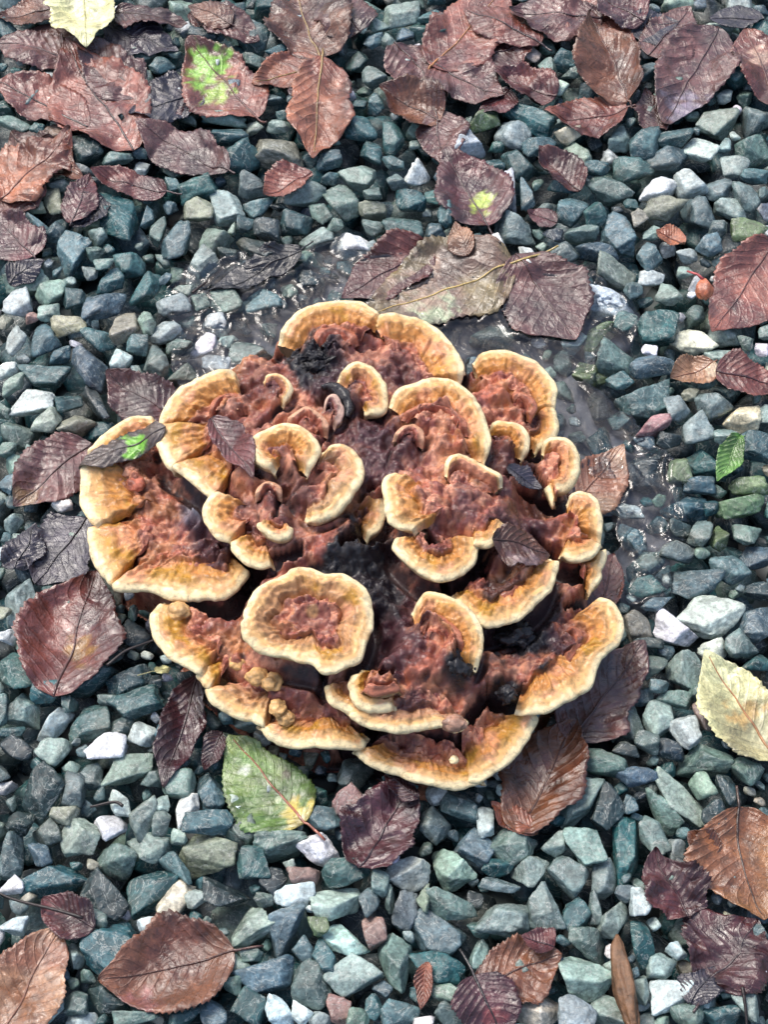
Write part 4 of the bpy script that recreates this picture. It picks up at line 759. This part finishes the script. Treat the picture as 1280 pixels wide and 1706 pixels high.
def build_fungus():
    b = bracket
    # back
    b([(460, 568), (470, 545), (500, 515), (540, 503), (590, 503), (620, 512), (643, 530)], (560, 610), .030, .027, 38, amber=.2, ridge=.003)
    b([(622, 528), (650, 522), (690, 530), (730, 550), (760, 580), (772, 610), (768, 637)], (675, 640), .032, .030, 44, amber=.15)
    b([(786, 598), (810, 585), (850, 585), (880, 597), (910, 615), (928, 645), (930, 672), (922, 690)], (835, 680), .027, .030, 34, amber=.1)
    b([(918, 672), (930, 690), (932, 715), (920, 737), (892, 752)], (860, 700), .024, .026, 22, amber=.1)
    b([(646, 672), (658, 652), (680, 640), (720, 632), (760, 637), (790, 660), (808, 688), (820, 735), (808, 768)], (735, 730), .044, .044, 38, carve=0.5, amber=.1, ridge=.007)
    b([(561, 630), (579, 612), (595, 604), (617, 610), (632, 625), (644, 644), (646, 665), (643, 687), (622, 692), (606, 686)], (600, 655), .042, .042, 24, carve=0.3, amber=.3, t=.0045, bandcol=(.50, .22, .09))
    # inner ridges and small lobes of the upper flesh
    e_ = (.40, .135, .075); p_ = (.60, .33, .20)
    b([(518, 570), (531, 550), (555, 543), (579, 549), (600, 568)], (560, 592), .034, .031, 18, edge=e_, bandcol=(.36, .10, .06), t=.0036, carve=.3, amber=0)
    b([(670, 694), (686, 681), (712, 673), (740, 677), (761, 687), (777, 703), (783, 722)], (733, 722), .048, .045, 15, edge=e_, bandcol=(.36, .10, .06), t=.0036, carve=.3, amber=0)
    b([(694, 1050), (708, 1029), (730, 1025), (755, 1038), (771, 1057), (775, 1080)], (722, 1080), .048, .045, 17, edge=e_, bandcol=(.36, .11, .06), t=.0036, carve=.3, amber=0)
    b([(438, 630), (460, 623), (478, 633), (488, 649), (485, 663), (472, 675)], (447, 656), .042, .040, 15, bandcol=(.50, .20, .11), t=.0030, carve=.3, amber=0)
    b([(476, 704), (490, 686), (512, 676), (532, 688), (547, 705), (545, 724)], (508, 716), .043, .041, 15, edge=p_, bandcol=(.42, .14, .09), t=.0032, carve=.35, amber=0)
    b([(535, 682), (545, 664), (560, 660), (573, 680), (570, 702), (556, 710)], (546, 692), .043, .040, 13, edge=(.55, .36, .28), bandcol=(.25, .10, .09), t=.0030, carve=.3, amber=0)
    b([(345, 690), (352, 668), (378, 655), (402, 662), (414, 684)], (385, 690), .041, .039, 15, edge=e_, bandcol=(.34, .10, .06), t=.0034, carve=.3, amber=0)
    b([(655, 730), (668, 712), (690, 708), (706, 722), (704, 742)], (680, 738), .046, .044, 13, edge=p_, bandcol=(.36, .11, .08), t=.0030, carve=.3, amber=0)
    b([(425, 830), (430, 812), (448, 802), (466, 812), (468, 830)], (448, 828), .049, .047, 13, edge=p_, bandcol=(.45, .16, .10), t=.0030, carve=.3, amber=0)
    b([(800, 1000), (822, 1006), (848, 1000), (868, 985), (878, 962)], (828, 962), .041, .039, 14, edge=e_, bandcol=(.36, .11, .06), t=.0030, carve=.3, amber=0)
    b([(850, 660), (868, 652), (888, 662), (896, 682), (886, 700)], (862, 682), .032, .031, 14, edge=e_, bandcol=(.36, .11, .06), t=.0030, carve=.3, amber=0)
    b([(945, 1105), (962, 1092), (972, 1070), (966, 1048), (948, 1040)], (925, 1075), .031, .029, 15, edge=e_, bandcol=(.36, .11, .06), t=.0032, carve=.3, amber=0)
    b([(600, 1150), (622, 1160), (650, 1158), (672, 1148)], (640, 1115), .047, .046, 16, edge=e_, bandcol=(.38, .12, .07), t=.0032, carve=.3, amber=0)
    # left side
    b([(262, 697), (229, 693), (208, 699), (181, 715), (162, 737), (141, 757)], (290, 800), .027, .018, 36, amber=.3)
    b([(146, 752), (134, 785), (131, 814), (133, 846), (147, 870), (163, 882)], (285, 830), .028, .022, 64, amber=.55, taper=.05)
    b([(148, 876), (143, 890), (146, 910), (152, 933), (165, 957), (188, 977)], (290, 870), .026, .022, 62, amber=.5, taper=.05)
    b([(184, 966), (192, 983), (226, 987), (253, 987), (279, 998), (311, 1004), (346, 1000), (375, 998), (398, 983), (416, 960), (412, 944)], (325, 890), .030, .024, 56, amber=.35, taper=.05)
    b([(398, 626), (380, 616), (350, 620), (310, 640), (285, 665), (268, 690), (262, 715)], (405, 690), .040, .036, 52, carve=0.6, amber=.1, taper=.05)
    b([(261, 705), (260, 735), (263, 752), (276, 776), (290, 785)], (390, 720), .041, .036, 60, amber=.5, taper=.06)
    b([(283, 775), (298, 792), (328, 813), (348, 828), (358, 836)], (420, 740), .040, .038, 56, amber=.45, taper=.06)
    b([(372, 818), (348, 828), (338, 848), (340, 869), (351, 888), (367, 900), (388, 906)], (430, 850), .044, .044, 38, carve=0.35, amber=.2)
    b([(384, 898), (388, 917), (402, 933), (415, 943), (436, 947), (458, 942)], (440, 885), .042, .042, 34, carve=0.35, amber=.45)
    # upper caps of the middle
    b([(459, 783), (435, 777), (419, 764), (412, 746), (424, 727), (450, 713), (482, 707), (512, 716), (530, 732), (537, 750), (527, 769), (512, 789)], (474, 762), .056, .053, 32, carve=0.45, amber=.1, t=.0042, taper=.06, dip=.0022)
    b([(536, 748), (559, 742), (583, 745), (599, 761), (606, 780), (602, 804), (586, 833), (570, 854), (543, 869), (520, 873), (507, 860)], (520, 805), .052, .047, 34, carve=0.35, amber=.1, t=.0045, bandcol=(.52, .30, .15))
    b([(432, 868), (430, 878), (440, 891), (458, 900), (477, 900), (489, 891), (489, 876)], (462, 866), .053, .052, 17, carve=0.3, amber=.0, t=.0035, bulge=.001, dip=.0015)
    b([(612, 818), (628, 820), (640, 834), (643, 868), (632, 888), (612, 900)], (585, 865), .040, .038, 34, carve=0.4, amber=.6, bandcol=(.40, .17, .04))
    b([(660, 784), (642, 796), (636, 812), (637, 834), (640, 856), (650, 873), (668, 883), (692, 888)], (765, 835), .056, .054, 44, carve=0.7, amber=.1, taper=.06)
    b([(742, 788), (746, 768), (765, 757), (790, 766), (815, 780), (835, 793), (840, 806)], (765, 845), .053, .053, 22, carve=0.3, amber=.1, t=.0045, bandcol=(.36, .13, .07))
    b([(785, 906), (798, 911), (818, 911), (841, 893), (850, 874)], (790, 855), .052, .053, 26, carve=0.4, amber=.25, t=.004)
    b([(670, 886), (655, 900), (652, 915), (666, 932), (692, 955), (713, 966), (737, 970), (765, 960), (790, 943), (797, 920), (795, 900), (780, 890)], (725, 895), .050, .049, 34, amber=.1)
    b([(751, 988), (765, 1018), (807, 1045), (841, 1039), (869, 1031), (897, 1008), (917, 986), (930, 955), (933, 938), (920, 924)], (830, 955), .042, .036, 38, amber=.25)
    # right
    b([(813, 708), (833, 702), (859, 705), (875, 713), (885, 730), (883, 751), (871, 763)], (838, 752), .036, .034, 24, carve=0.5, amber=.1, t=.0045)
    b([(903, 752), (908, 737), (926, 730), (947, 733), (962, 749), (966, 772), (963, 796), (952, 815), (934, 822), (916, 820)], (908, 782), .033, .029, 25, amber=.1, t=.0052)
    b([(905, 812), (912, 828), (921, 846), (927, 836)], (935, 800), .031, .030, 14, carve=0.5, t=.004, amber=0)
    b([(945, 836), (953, 824), (970, 821), (992, 831), (1004, 853), (1007, 879), (1003, 900)], (945, 880), .034, .030, 42, carve=0.5, amber=.25)
    b([(931, 925), (948, 935), (970, 935), (992, 927), (1006, 905)], (948, 895), .032, .030, 30, amber=.1)
    b([(1008, 912), (1012, 935), (1004, 952), (1006, 963), (998, 977), (984, 988)], (955, 945), .026, .024, 26, amber=.1)
    b([(858, 1184), (880, 1192), (908, 1188), (939, 1172), (961, 1160), (985, 1143), (1007, 1100), (1032, 1073), (1040, 1047), (1037, 1025), (1021, 1002), (998, 997), (980, 1007)], (890, 1080), .027, .026, 54, amber=.25)
    # front
    b([(403, 1030), (401, 1045), (409, 1066), (434, 1087), (477, 1099), (518, 1107), (540, 1122), (571, 1118), (596, 1105), (609, 1080), (623, 1035), (615, 992), (597, 968), (565, 956), (541, 956), (520, 947), (493, 947), (470, 960), (440, 971), (420, 990)],
      (525, 1037), .050, .043, 40, amber=.25, closed=True, dip=.0045, bandcol=(.55, .28, .12), tilt=-.002)
    b([(272, 998), (252, 1020), (248, 1042), (256, 1067), (281, 1096), (315, 1117), (345, 1127)], (390, 1045), .026, .024, 50, amber=.6)
    b([(326, 1120), (334, 1138), (350, 1154)], (400, 1080), .022, .024, 36, amber=.7, taper=.2)
    b([(338, 1143), (343, 1158), (356, 1177), (390, 1196), (415, 1204), (445, 1216)], (460, 1110), .021, .028, 46, amber=.25, bandcol=(.55, .29, .13))
    b([(424, 1206), (440, 1228), (455, 1237), (490, 1249), (521, 1247), (568, 1250), (606, 1249), (618, 1226)], (540, 1150), .019, .030, 46, amber=.5)
    b([(538, 1140), (546, 1168), (562, 1180), (585, 1192), (602, 1200)], (625, 1120), .034, .040, 26, carve=0.6, amber=.3, t=.0042)
    b([(576, 1180), (585, 1194), (600, 1205), (627, 1215), (664, 1222), (705, 1219), (738, 1211), (755, 1219), (771, 1216), (781, 1197)], (685, 1110), .036, .042, 34, amber=.1, bandcol=(.50, .26, .14))
    b([(606, 1122), (588, 1128), (581, 1147), (586, 1170), (606, 1184), (640, 1186), (662, 1178)], (655, 1110), .042, .045, 26, carve=0.35, amber=.3, t=.0045)
    b([(686, 1018), (705, 991), (724, 985), (755, 994), (780, 1010), (799, 1032), (808, 1057), (804, 1091), (794, 1115)], (705, 1085), .045, .043, 34, carve=0.6, amber=.2, ridge=.007)
    b([(584, 1250), (611, 1272), (642, 1288), (683, 1300), (720, 1310), (755, 1316), (792, 1311), (812, 1304)], (715, 1190), .016, .026, 36, amber=.3, taper=.06)
    b([(770, 1300), (800, 1306), (830, 1288), (864, 1257), (876, 1238), (896, 1210), (898, 1192), (880, 1186)], (770, 1180), .019, .027, 50, amber=.6)
    # lumpy middle that carries the brackets: runs level with their upper flesh and drops away in front of their margins
    pts = []; val = []
    for R, z0, K0, zc, out, w, D, Ls, ridge, m, carve in RIMS:
        for a in range(2, len(R) - 1, 7):
            p = R[a]
            for g, dz in ((.05, -.005), (.3, -.0006), (.55, .0008), (.85, .0005)):
                k = float(sst(.15, 1, g)); pts.append(p[:2] + D[a] * (w[a] + (Ls[a] - w[a]) * g)); val.append(z0[a] * (1 - k) + zc * k + ridge * math.exp(-((g - .25) / .10) ** 2) + dz)
            if out[a][1] < .35:
                for o_, dz in ((6, .017), (16, .021)): pts.append(p[:2] + out[a] * o_ * m); val.append(max(z0[a] - dz * carve, .002))
            else: pts.append(p[:2] + out[a] * 8 * m); val.append(z0[a] - .010)
            pts.append(p[:2] + D[a] * w[a] * .5); val.append(z0[a] - .012)
        pts.append(K0[:2]); val.append(zc)
    pts = np.array(pts); val = np.array(val)
    out, _ = cr([(470, 560), (540, 525), (640, 540), (740, 570), (780, 615), (860, 605), (910, 655), (930, 740), (965, 840), (985, 930), (995, 1040), (940, 1140), (860, 1210), (800, 1270), (700, 1280), (600, 1240), (480, 1225), (390, 1165), (310, 1090), (280, 1010), (200, 955), (165, 870), (175, 760), (270, 715), (300, 670), (380, 635)], 220, True)
    O = at(out[:, 0], out[:, 1], .012)[:, :2]; ctr = O.mean(0); an = np.arctan2(*(O - ctr).T[::-1]); od = np.argsort(an); ro = np.linalg.norm(O - ctr, axis=1)
    lo, hi = O.min(0) - .004, O.max(0) + .004; gx = np.arange(lo[0], hi[0], .00078); gy = np.arange(lo[1], hi[1], .00078)
    X, Y = np.meshgrid(gx, gy, indexing='ij'); P = np.c_[X.ravel(), Y.ravel()]
    q = np.linalg.norm(P - ctr, axis=1) / np.interp(np.arctan2(P[:, 1] - ctr[1], P[:, 0] - ctr[0]), an[od], ro[od], period=2 * math.pi)
    Z = np.full(len(P), -.015); act = np.where(q < 1.02)[0]
    for s_ in range(0, len(act), 2500):
        ii = act[s_:s_ + 2500]; d2 = (P[ii, :1] - pts[None, :, 0]) ** 2 + (P[ii, 1:] - pts[None, :, 1]) ** 2 + 1.5e-6; wgt = 1 / (d2 * d2); Z[ii] = (wgt * val[None]).sum(1) / wgt.sum(1)
    V = np.c_[P, Z]; wz, e1, e2 = warts(V, 500); V[:, 2] += wz
    C = flesh_col(V, e1, e2, 300); C = mixc(C, PURP * 1.3, sst(-.05, .5, fbm(V * 45, 71, 3)) * .45)
    for (x, y, rx, ry, c) in BUMPS:
        cc = at([x], [y], .035)[0]; mm = pxm(y); dd = np.sqrt(((V[:, 0] - cc[0]) / (rx * mm)) ** 2 + ((V[:, 1] - cc[1]) / (ry * mm)) ** 2) + .18 * fbm(V / .006, 17, 2)
        V[:, 2] += (1 - sst(.35, 1.15, dd)) * .5 * min(rx, ry) * mm; C = mixc(C, np.array(c)[None] * (.55 + .6 * e2)[:, None], (1 - sst(.5, 1.15, dd)) * .7)
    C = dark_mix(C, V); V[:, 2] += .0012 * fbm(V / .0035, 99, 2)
    # hollow the core below overhanging margins and paint the shade there near-black
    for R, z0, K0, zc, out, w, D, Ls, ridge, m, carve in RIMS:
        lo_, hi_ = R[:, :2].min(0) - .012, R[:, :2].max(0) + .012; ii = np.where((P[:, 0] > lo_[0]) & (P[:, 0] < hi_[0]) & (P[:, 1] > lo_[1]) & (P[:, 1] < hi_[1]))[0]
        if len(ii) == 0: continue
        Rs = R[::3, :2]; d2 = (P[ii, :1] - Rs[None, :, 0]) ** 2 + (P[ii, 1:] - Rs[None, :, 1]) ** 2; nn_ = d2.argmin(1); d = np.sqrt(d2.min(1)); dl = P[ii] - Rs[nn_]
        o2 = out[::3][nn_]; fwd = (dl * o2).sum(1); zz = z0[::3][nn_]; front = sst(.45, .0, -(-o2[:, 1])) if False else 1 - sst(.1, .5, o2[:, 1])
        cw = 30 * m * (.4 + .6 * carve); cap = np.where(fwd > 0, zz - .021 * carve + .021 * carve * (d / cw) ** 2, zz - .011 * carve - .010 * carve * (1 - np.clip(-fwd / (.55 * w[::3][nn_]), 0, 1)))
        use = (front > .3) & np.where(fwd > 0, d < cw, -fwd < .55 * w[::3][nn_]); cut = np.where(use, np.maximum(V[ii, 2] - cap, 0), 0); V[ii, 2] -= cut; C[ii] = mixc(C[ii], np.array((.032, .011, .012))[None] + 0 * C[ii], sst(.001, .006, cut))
    Zg = V[:, 2].reshape(len(gx), len(gy)); Zs = Zg.copy(); Zs[1:-1, 1:-1] = (Zg[1:-1, 1:-1] * 2 + Zg[:-2, 1:-1] + Zg[2:, 1:-1] + Zg[1:-1, :-2] + Zg[1:-1, 2:]) / 6; steep = np.abs(np.gradient(Zg)[0]) + np.abs(np.gradient(Zg)[1]); V[:, 2] = np.where(steep > .0016, Zs, Zg).ravel()
    V[:, 2] = V[:, 2] * (1 - sst(.93, 1.01, q)) + (-.015) * sst(.93, 1.01, q)
    F = gridF(len(gx), len(gy)); F = F[(q[F] < 1.03).all(1)]; ids, inv = np.unique(F.ravel(), return_inverse=True)
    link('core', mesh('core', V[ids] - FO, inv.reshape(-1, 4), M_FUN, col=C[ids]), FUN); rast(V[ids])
    # buttons and dark nodules
    def lump(name, px, py, rx, ry, z, colr, seed, hgt=.7, dark=False):
        D, F = ICO[4]; m = pxm(py); c = at([px], [py], z)[0]
        V = D * np.array([rx * m, ry * m, .5 * (rx + ry) * m * hgt]); V = V * (1 + (.5 if dark else .28) * fbm(D * 1.8 + seed, seed, 2) + (.35 if dark else .05) * fbm(D * 5 + seed, seed + 2, 2))[:, None] + c
        if dark: wz, _, _ = warts(V, seed); V[:, 2] += wz * .8
        k = fbm(V / .004, seed, 3); C = mixc(colr, np.array(colr) * .5, sst(-.2, .5, k))
        link(name, mesh(name, V - FO, F, M_FUN, col=C), FUN); rast(V)
    for (x, y, rx, ry, z, c, s) in [(226, 806, 15, 14, .030, RED * 1.3, 1), (216, 785, 13, 14, .030, PINK * .8, 2), (298, 1018, 19, 15, .029, TANC, 4), (395, 1105, 14, 13, .026, TANC, 5), (427, 1127, 18, 16, .0285, TANC, 6), (453, 1137, 17, 16, .0285, TANC, 7),
                                    (463, 1180, 15, 15, .025, TANC, 8), (476, 1196, 14, 14, .022, TANC, 9), (757, 1266, 8, 7, .022, CREAM, 10), (770, 622, 6, 6, .032, CREAM, 11), (757, 1205, 20, 14, .036, (.5, .28, .19), 12)]:
        lump('knob', x, y, rx, ry, z, np.array(c), s)
    for (x, y, rx, ry, z, s) in [(525, 598, 26, 12, .029, 51), (520, 617, 15, 9, .031, 52), (765, 1108, 25, 24, .041, 53), (860, 1062, 26, 22, .028, 54), (845, 1160, 15, 16, .028, 55)]:
        lump('dark_nodule', x, y, rx, ry, z, BLACK, s, dark=True)
    R2, _ = cr([(537, 647), (548, 643), (562, 650), (575, 662), (582, 680), (580, 695)], 30); P = at(R2[:, 0], R2[:, 1], .041)
    V, F = tube(P, np.sin(np.linspace(.35, 2.8, 30)) * .0034, 10); V = V + .0006 * np.c_[noise3(V / .003, 1), noise3(V / .003, 2), noise3(V / .003, 3)]
    link('dark_nodule', mesh('dark_nodule', V - FO, tri(np.array(F)), M_FUN, col=np.tile(BLACK[None], (len(V), 1))), FUN)
build_fungus()

# ------------------------------------------------------------------ puddle water with menisci
def build_water():
    Hm = H; solid = (maxf(Hm, 1) > ZW + .0002).astype(float); near = np.clip(blur(solid, 2, 2) * 1.35, 0, 1)
    i = np.arange(0, HN); j = np.arange(0, HM); X, Y = np.meshgrid(HX0 + i * HS, HY0 + j * HS, indexing='ij')
    P = np.stack([X.ravel(), Y.ravel(), 0 * X.ravel()], 1)
    u, v = to_px(P); k = pudk(u, v)[0]
    k = (k + .10 * fbm(P * 60, 91, 2)).reshape(HN, HM)
    Hf = maxf(Hm, 1); Z = ZW + .0024 * near ** 2 + .0003 * fbm(P * 90, 92, 2).reshape(HN, HM) - .004 * (1 - sst(.06, .2, k))
    Z = np.where(solid > .5, np.minimum(Z, Hf - .0012), Z)
    ok = k > .04; F = gridF(HN, HM); ok1 = ok.ravel(); F = F[ok1[F].all(1)]
    ids, inv = np.unique(F.ravel(), return_inverse=True); V = np.c_[X.ravel(), Y.ravel(), Z.ravel()][ids]
    o = link('puddle', mesh('puddle', V, inv.reshape(-1, 4), M_WATER)); tag(o, 'shallow clear puddle around the stones behind the fungus', 'puddle', kind='structure')
def build_sheen_bed():  # added sheet under the water, imitating the brightness of reflected sky
    i = np.arange(0, HN, 2); j = np.arange(0, HM, 2); X, Y = np.meshgrid(HX0 + i * HS, HY0 + j * HS, indexing='ij'); P = np.stack([X.ravel(), Y.ravel(), 0 * X.ravel()], 1)
    u, v = to_px(P); k, kd = pudk(u, v); k = k + .08 * fbm(P * 70, 95, 2)
    Z = ZW - .0105 - .006 * (1 - sst(.2, .5, k)) + .0011 * fbm(P * 120, 96, 3); F = gridF(len(i), len(j)); F = F[(k[F] > .06).all(1)]; ids, inv = np.unique(F.ravel(), return_inverse=True)
    o = link('sheen_bed', mesh('sheen_bed', np.c_[P[:, :2], Z][ids], inv.reshape(-1, 4), M_SHEEN)); tag(o, kind='structure')
build_sheen_bed()
build_water()

# ------------------------------------------------------------------ leaves that lie on the fungus
refresh_drape()
leaf(283, 752, 132, 786, 50, 'grey', 'narrow grey-brown leaf with a green blotch lying across the left bracket', 'the leaf on the left bracket', stem=0, cup=-.3, soft=.7, patch=((226, 741, 22, (.16, .42, .03)),))
leaf(352, 698, 428, 818, 44, 'plum', 'pointed wine-brown leaf pressed into the hollow of the upper left bracket', 'the leaf in the hollow', stem=0, soft=.5, fold=.2, lift=-.0015)
leaf(818, 928, 916, 925, 58, 'brown', 'rounded wet brown leaf inside the dished bracket by the black nodules', 'the leaf in the dished bracket', stem=0, soft=.8, patch=((868, 945, 26, (.2, .13, .13)),))
leaf(845, 785, 905, 812, 34, 'slate', 'small dark slate leaf wedged between the right brackets', 'the wedged slate leaf', stem=0, soft=.6)

# ------------------------------------------------------------------ twig, wood splinter, bud
def build_small():
    refresh_drape()
    R2, _ = cr([(1029, 1556), (1034, 1600), (1042, 1650), (1057, 1712)], 40); P = at(R2[:, 0], R2[:, 1], .006)
    P[:, 2] = samp(HD['b'], P[:, 0], P[:, 1]).mean() + .002; rad = np.interp(np.linspace(0, 1, 40), [0, .12, .3, .62, .9, 1], [.0004, .0026, .0036, .0044, .0036, .0028])
    V, F = tube(P, rad, 28); ang_ = np.r_[np.tile(np.arange(28), 40), 0, 0] * 6.283 / 28; al_ = np.r_[np.repeat(np.arange(40), 28), 0, 39] / 39; cen = np.vstack([np.repeat(P, 28, 0), P[[0, 39]]]); fac = 1 / np.maximum(np.abs(np.cos(ang_ + .4)), np.abs(np.sin(ang_ + .4))) ** .8 * .85 * (1 + .45 * noise3(np.c_[np.cos(ang_) * 4, np.sin(ang_) * 4, al_ * 2], 3) + .12 * noise3(np.c_[np.cos(ang_) * 9, np.sin(ang_) * 9, al_ * 5], 4)); V = cen + (V - cen) * fac[:, None]; org = P[20].copy()
    tag(link('wood_splinter', mesh('wood_splinter', V - org, tri(np.array(F)), M_WOOD), loc=org), 'short brown rotten wood splinter wedged between light grey stones', 'wood')
    tw = [([(640 / 2, 486), (332, 476), (346, 466)], 'thin black twig by the rounded puddle stones'), ([(140, 1535), (30, 1500), (-10, 1480)], 'thin dark twig beside the dark plum leaf'),
          ([(205, 1345), (190, 1338), (150, 1345)], 'hair-thin dark twig over white stones'), ([(180, 1118), (215, 1100), (262, 1098)], 'thin brown twig in the shade beside the fungus'), ([(1236, 1648), (1242, 1680), (1246, 1712)], 'thin curved dark stalk over pale stones')]
    for pts, lab in tw:
        R2, _ = cr(pts, 24); P = at(R2[:, 0], R2[:, 1], .006); P[:, 2] = samp(HD['b'], P[:, 0], P[:, 1]) + .002; org = P[0].copy()
        V, F = tube(P - org, np.linspace(.0008, .0005, 24), 7); tag(link('twig', mesh('twig', V, tri(np.array(F)), M_TWIG), loc=org), lab, 'twig', 'thin twigs')
    # orange bud with its sepals
    c = at([1174], [482], .012)[0]; e = bpy.data.objects.new('leaf_bud', None); COL.objects.link(e); e.location = c; tag(e, 'small orange-red bud beside the large red-pink leaf', 'bud')
    D, F = ICO[4]; V = D * np.array([.0045, .0058, .0045]); V[:, 0] *= (1 - .35 * sst(0, .006, V[:, 1])); V *= (1 + .07 * np.sin(np.arctan2(D[:, 0], D[:, 2]) * 5))[:, None]
    link('petal_wrap', mesh('petal_wrap', V, F, M_LEAF, col=np.tile([[.42, .13, .06]], (len(V), 1)), uv=np.tile([[.5, .9]], (len(V), 1))), e)
    V, F = tube(np.array([[0, .004, .002], [-.003, .0075, .0025], [-.008, .010, .002]]), np.array([.001, .0007, .0005]), 6); link('stalk', mesh('stalk', V, tri(np.array(F)), M_LEAF, col=np.tile([[.35, .05, .05]], (len(V), 1)), uv=np.tile([[.5, .9]], (len(V), 1))), e)
build_small()

# ------------------------------------------------------------------ labels of the stones: look, then what lies next to them
def label_stones():
    FC = (585, 905); rows = []
    for (o, x, y, a, b, c, pd) in STONE_OBJS:
        s = math.sqrt(a * b); size = 'small' if s < 20 else ('large' if s > 32 else 'mid-sized'); r = a / b
        shape = 'long' if r > 1.75 else ('blocky' if r < 1.18 else 'angular')
        best = min(LEAF_AT, key=lambda q: math.hypot(x - q[0], y - q[1]) - (q[3] + q[4]) / 2); d = math.hypot(x - best[0], y - best[1]) - (best[3] + best[4]) / 2
        df = math.hypot((x - FC[0]) / 455, (y - FC[1]) / 405)
        if d < 75: rel = 'beside ' + best[2]
        elif pd > .4: rel = 'standing in the puddle'
        elif df < 1.3: rel = 'close to the fungus'
        else: rel = 'in the open gravel away from any leaf'
        rows.append([o, f'{size} {CNAME[c]} {shape} stone', rel, x, y, c])
    from collections import Counter
    cnt = Counter(r[1] + r[2] for r in rows)
    for r in rows:
        lab = r[1] + ' ' + r[2]
        if cnt[r[1] + r[2]] > 1:
            nb = sorted(rows, key=lambda q: math.hypot(q[3] - r[3], q[4] - r[4]))[1:3]; a_, b_ = CNAME[nb[0][5]], CNAME[nb[1][5]]
            lab = r[1] + (f' between two {a_} stones' if a_ == b_ else f' between a {a_} and a {b_} one')
            if not r[2].startswith('in the open'): lab += ', ' + r[2].replace('beside', 'by').replace('standing ', '').replace('close to', 'near')
            lab = ' '.join(lab.split()[:16]) if len(lab.split()) <= 16 else r[1] + ' ' + r[2] + f', touching a {a_} one'
            if len(lab.split()) > 16: lab = r[1] + ' ' + r[2]
        r.append(lab)
    c2 = Counter(r[6] for r in rows)
    for r in rows:
        lab = r[6]
        if c2[lab] == 2 and len(lab.split()) <= 13:
            o_ = [q for q in rows if q[6] == lab and q is not r][0]; va, vb = np.prod(r[0].dimensions), np.prod(o_[0].dimensions)
            lab = ('larger' if va > vb else 'smaller') + ' of two ' + lab.replace(' stone ', ' stones ', 1)
        tag(r[0], lab, 'stone', 'gravel stones')
label_stones()
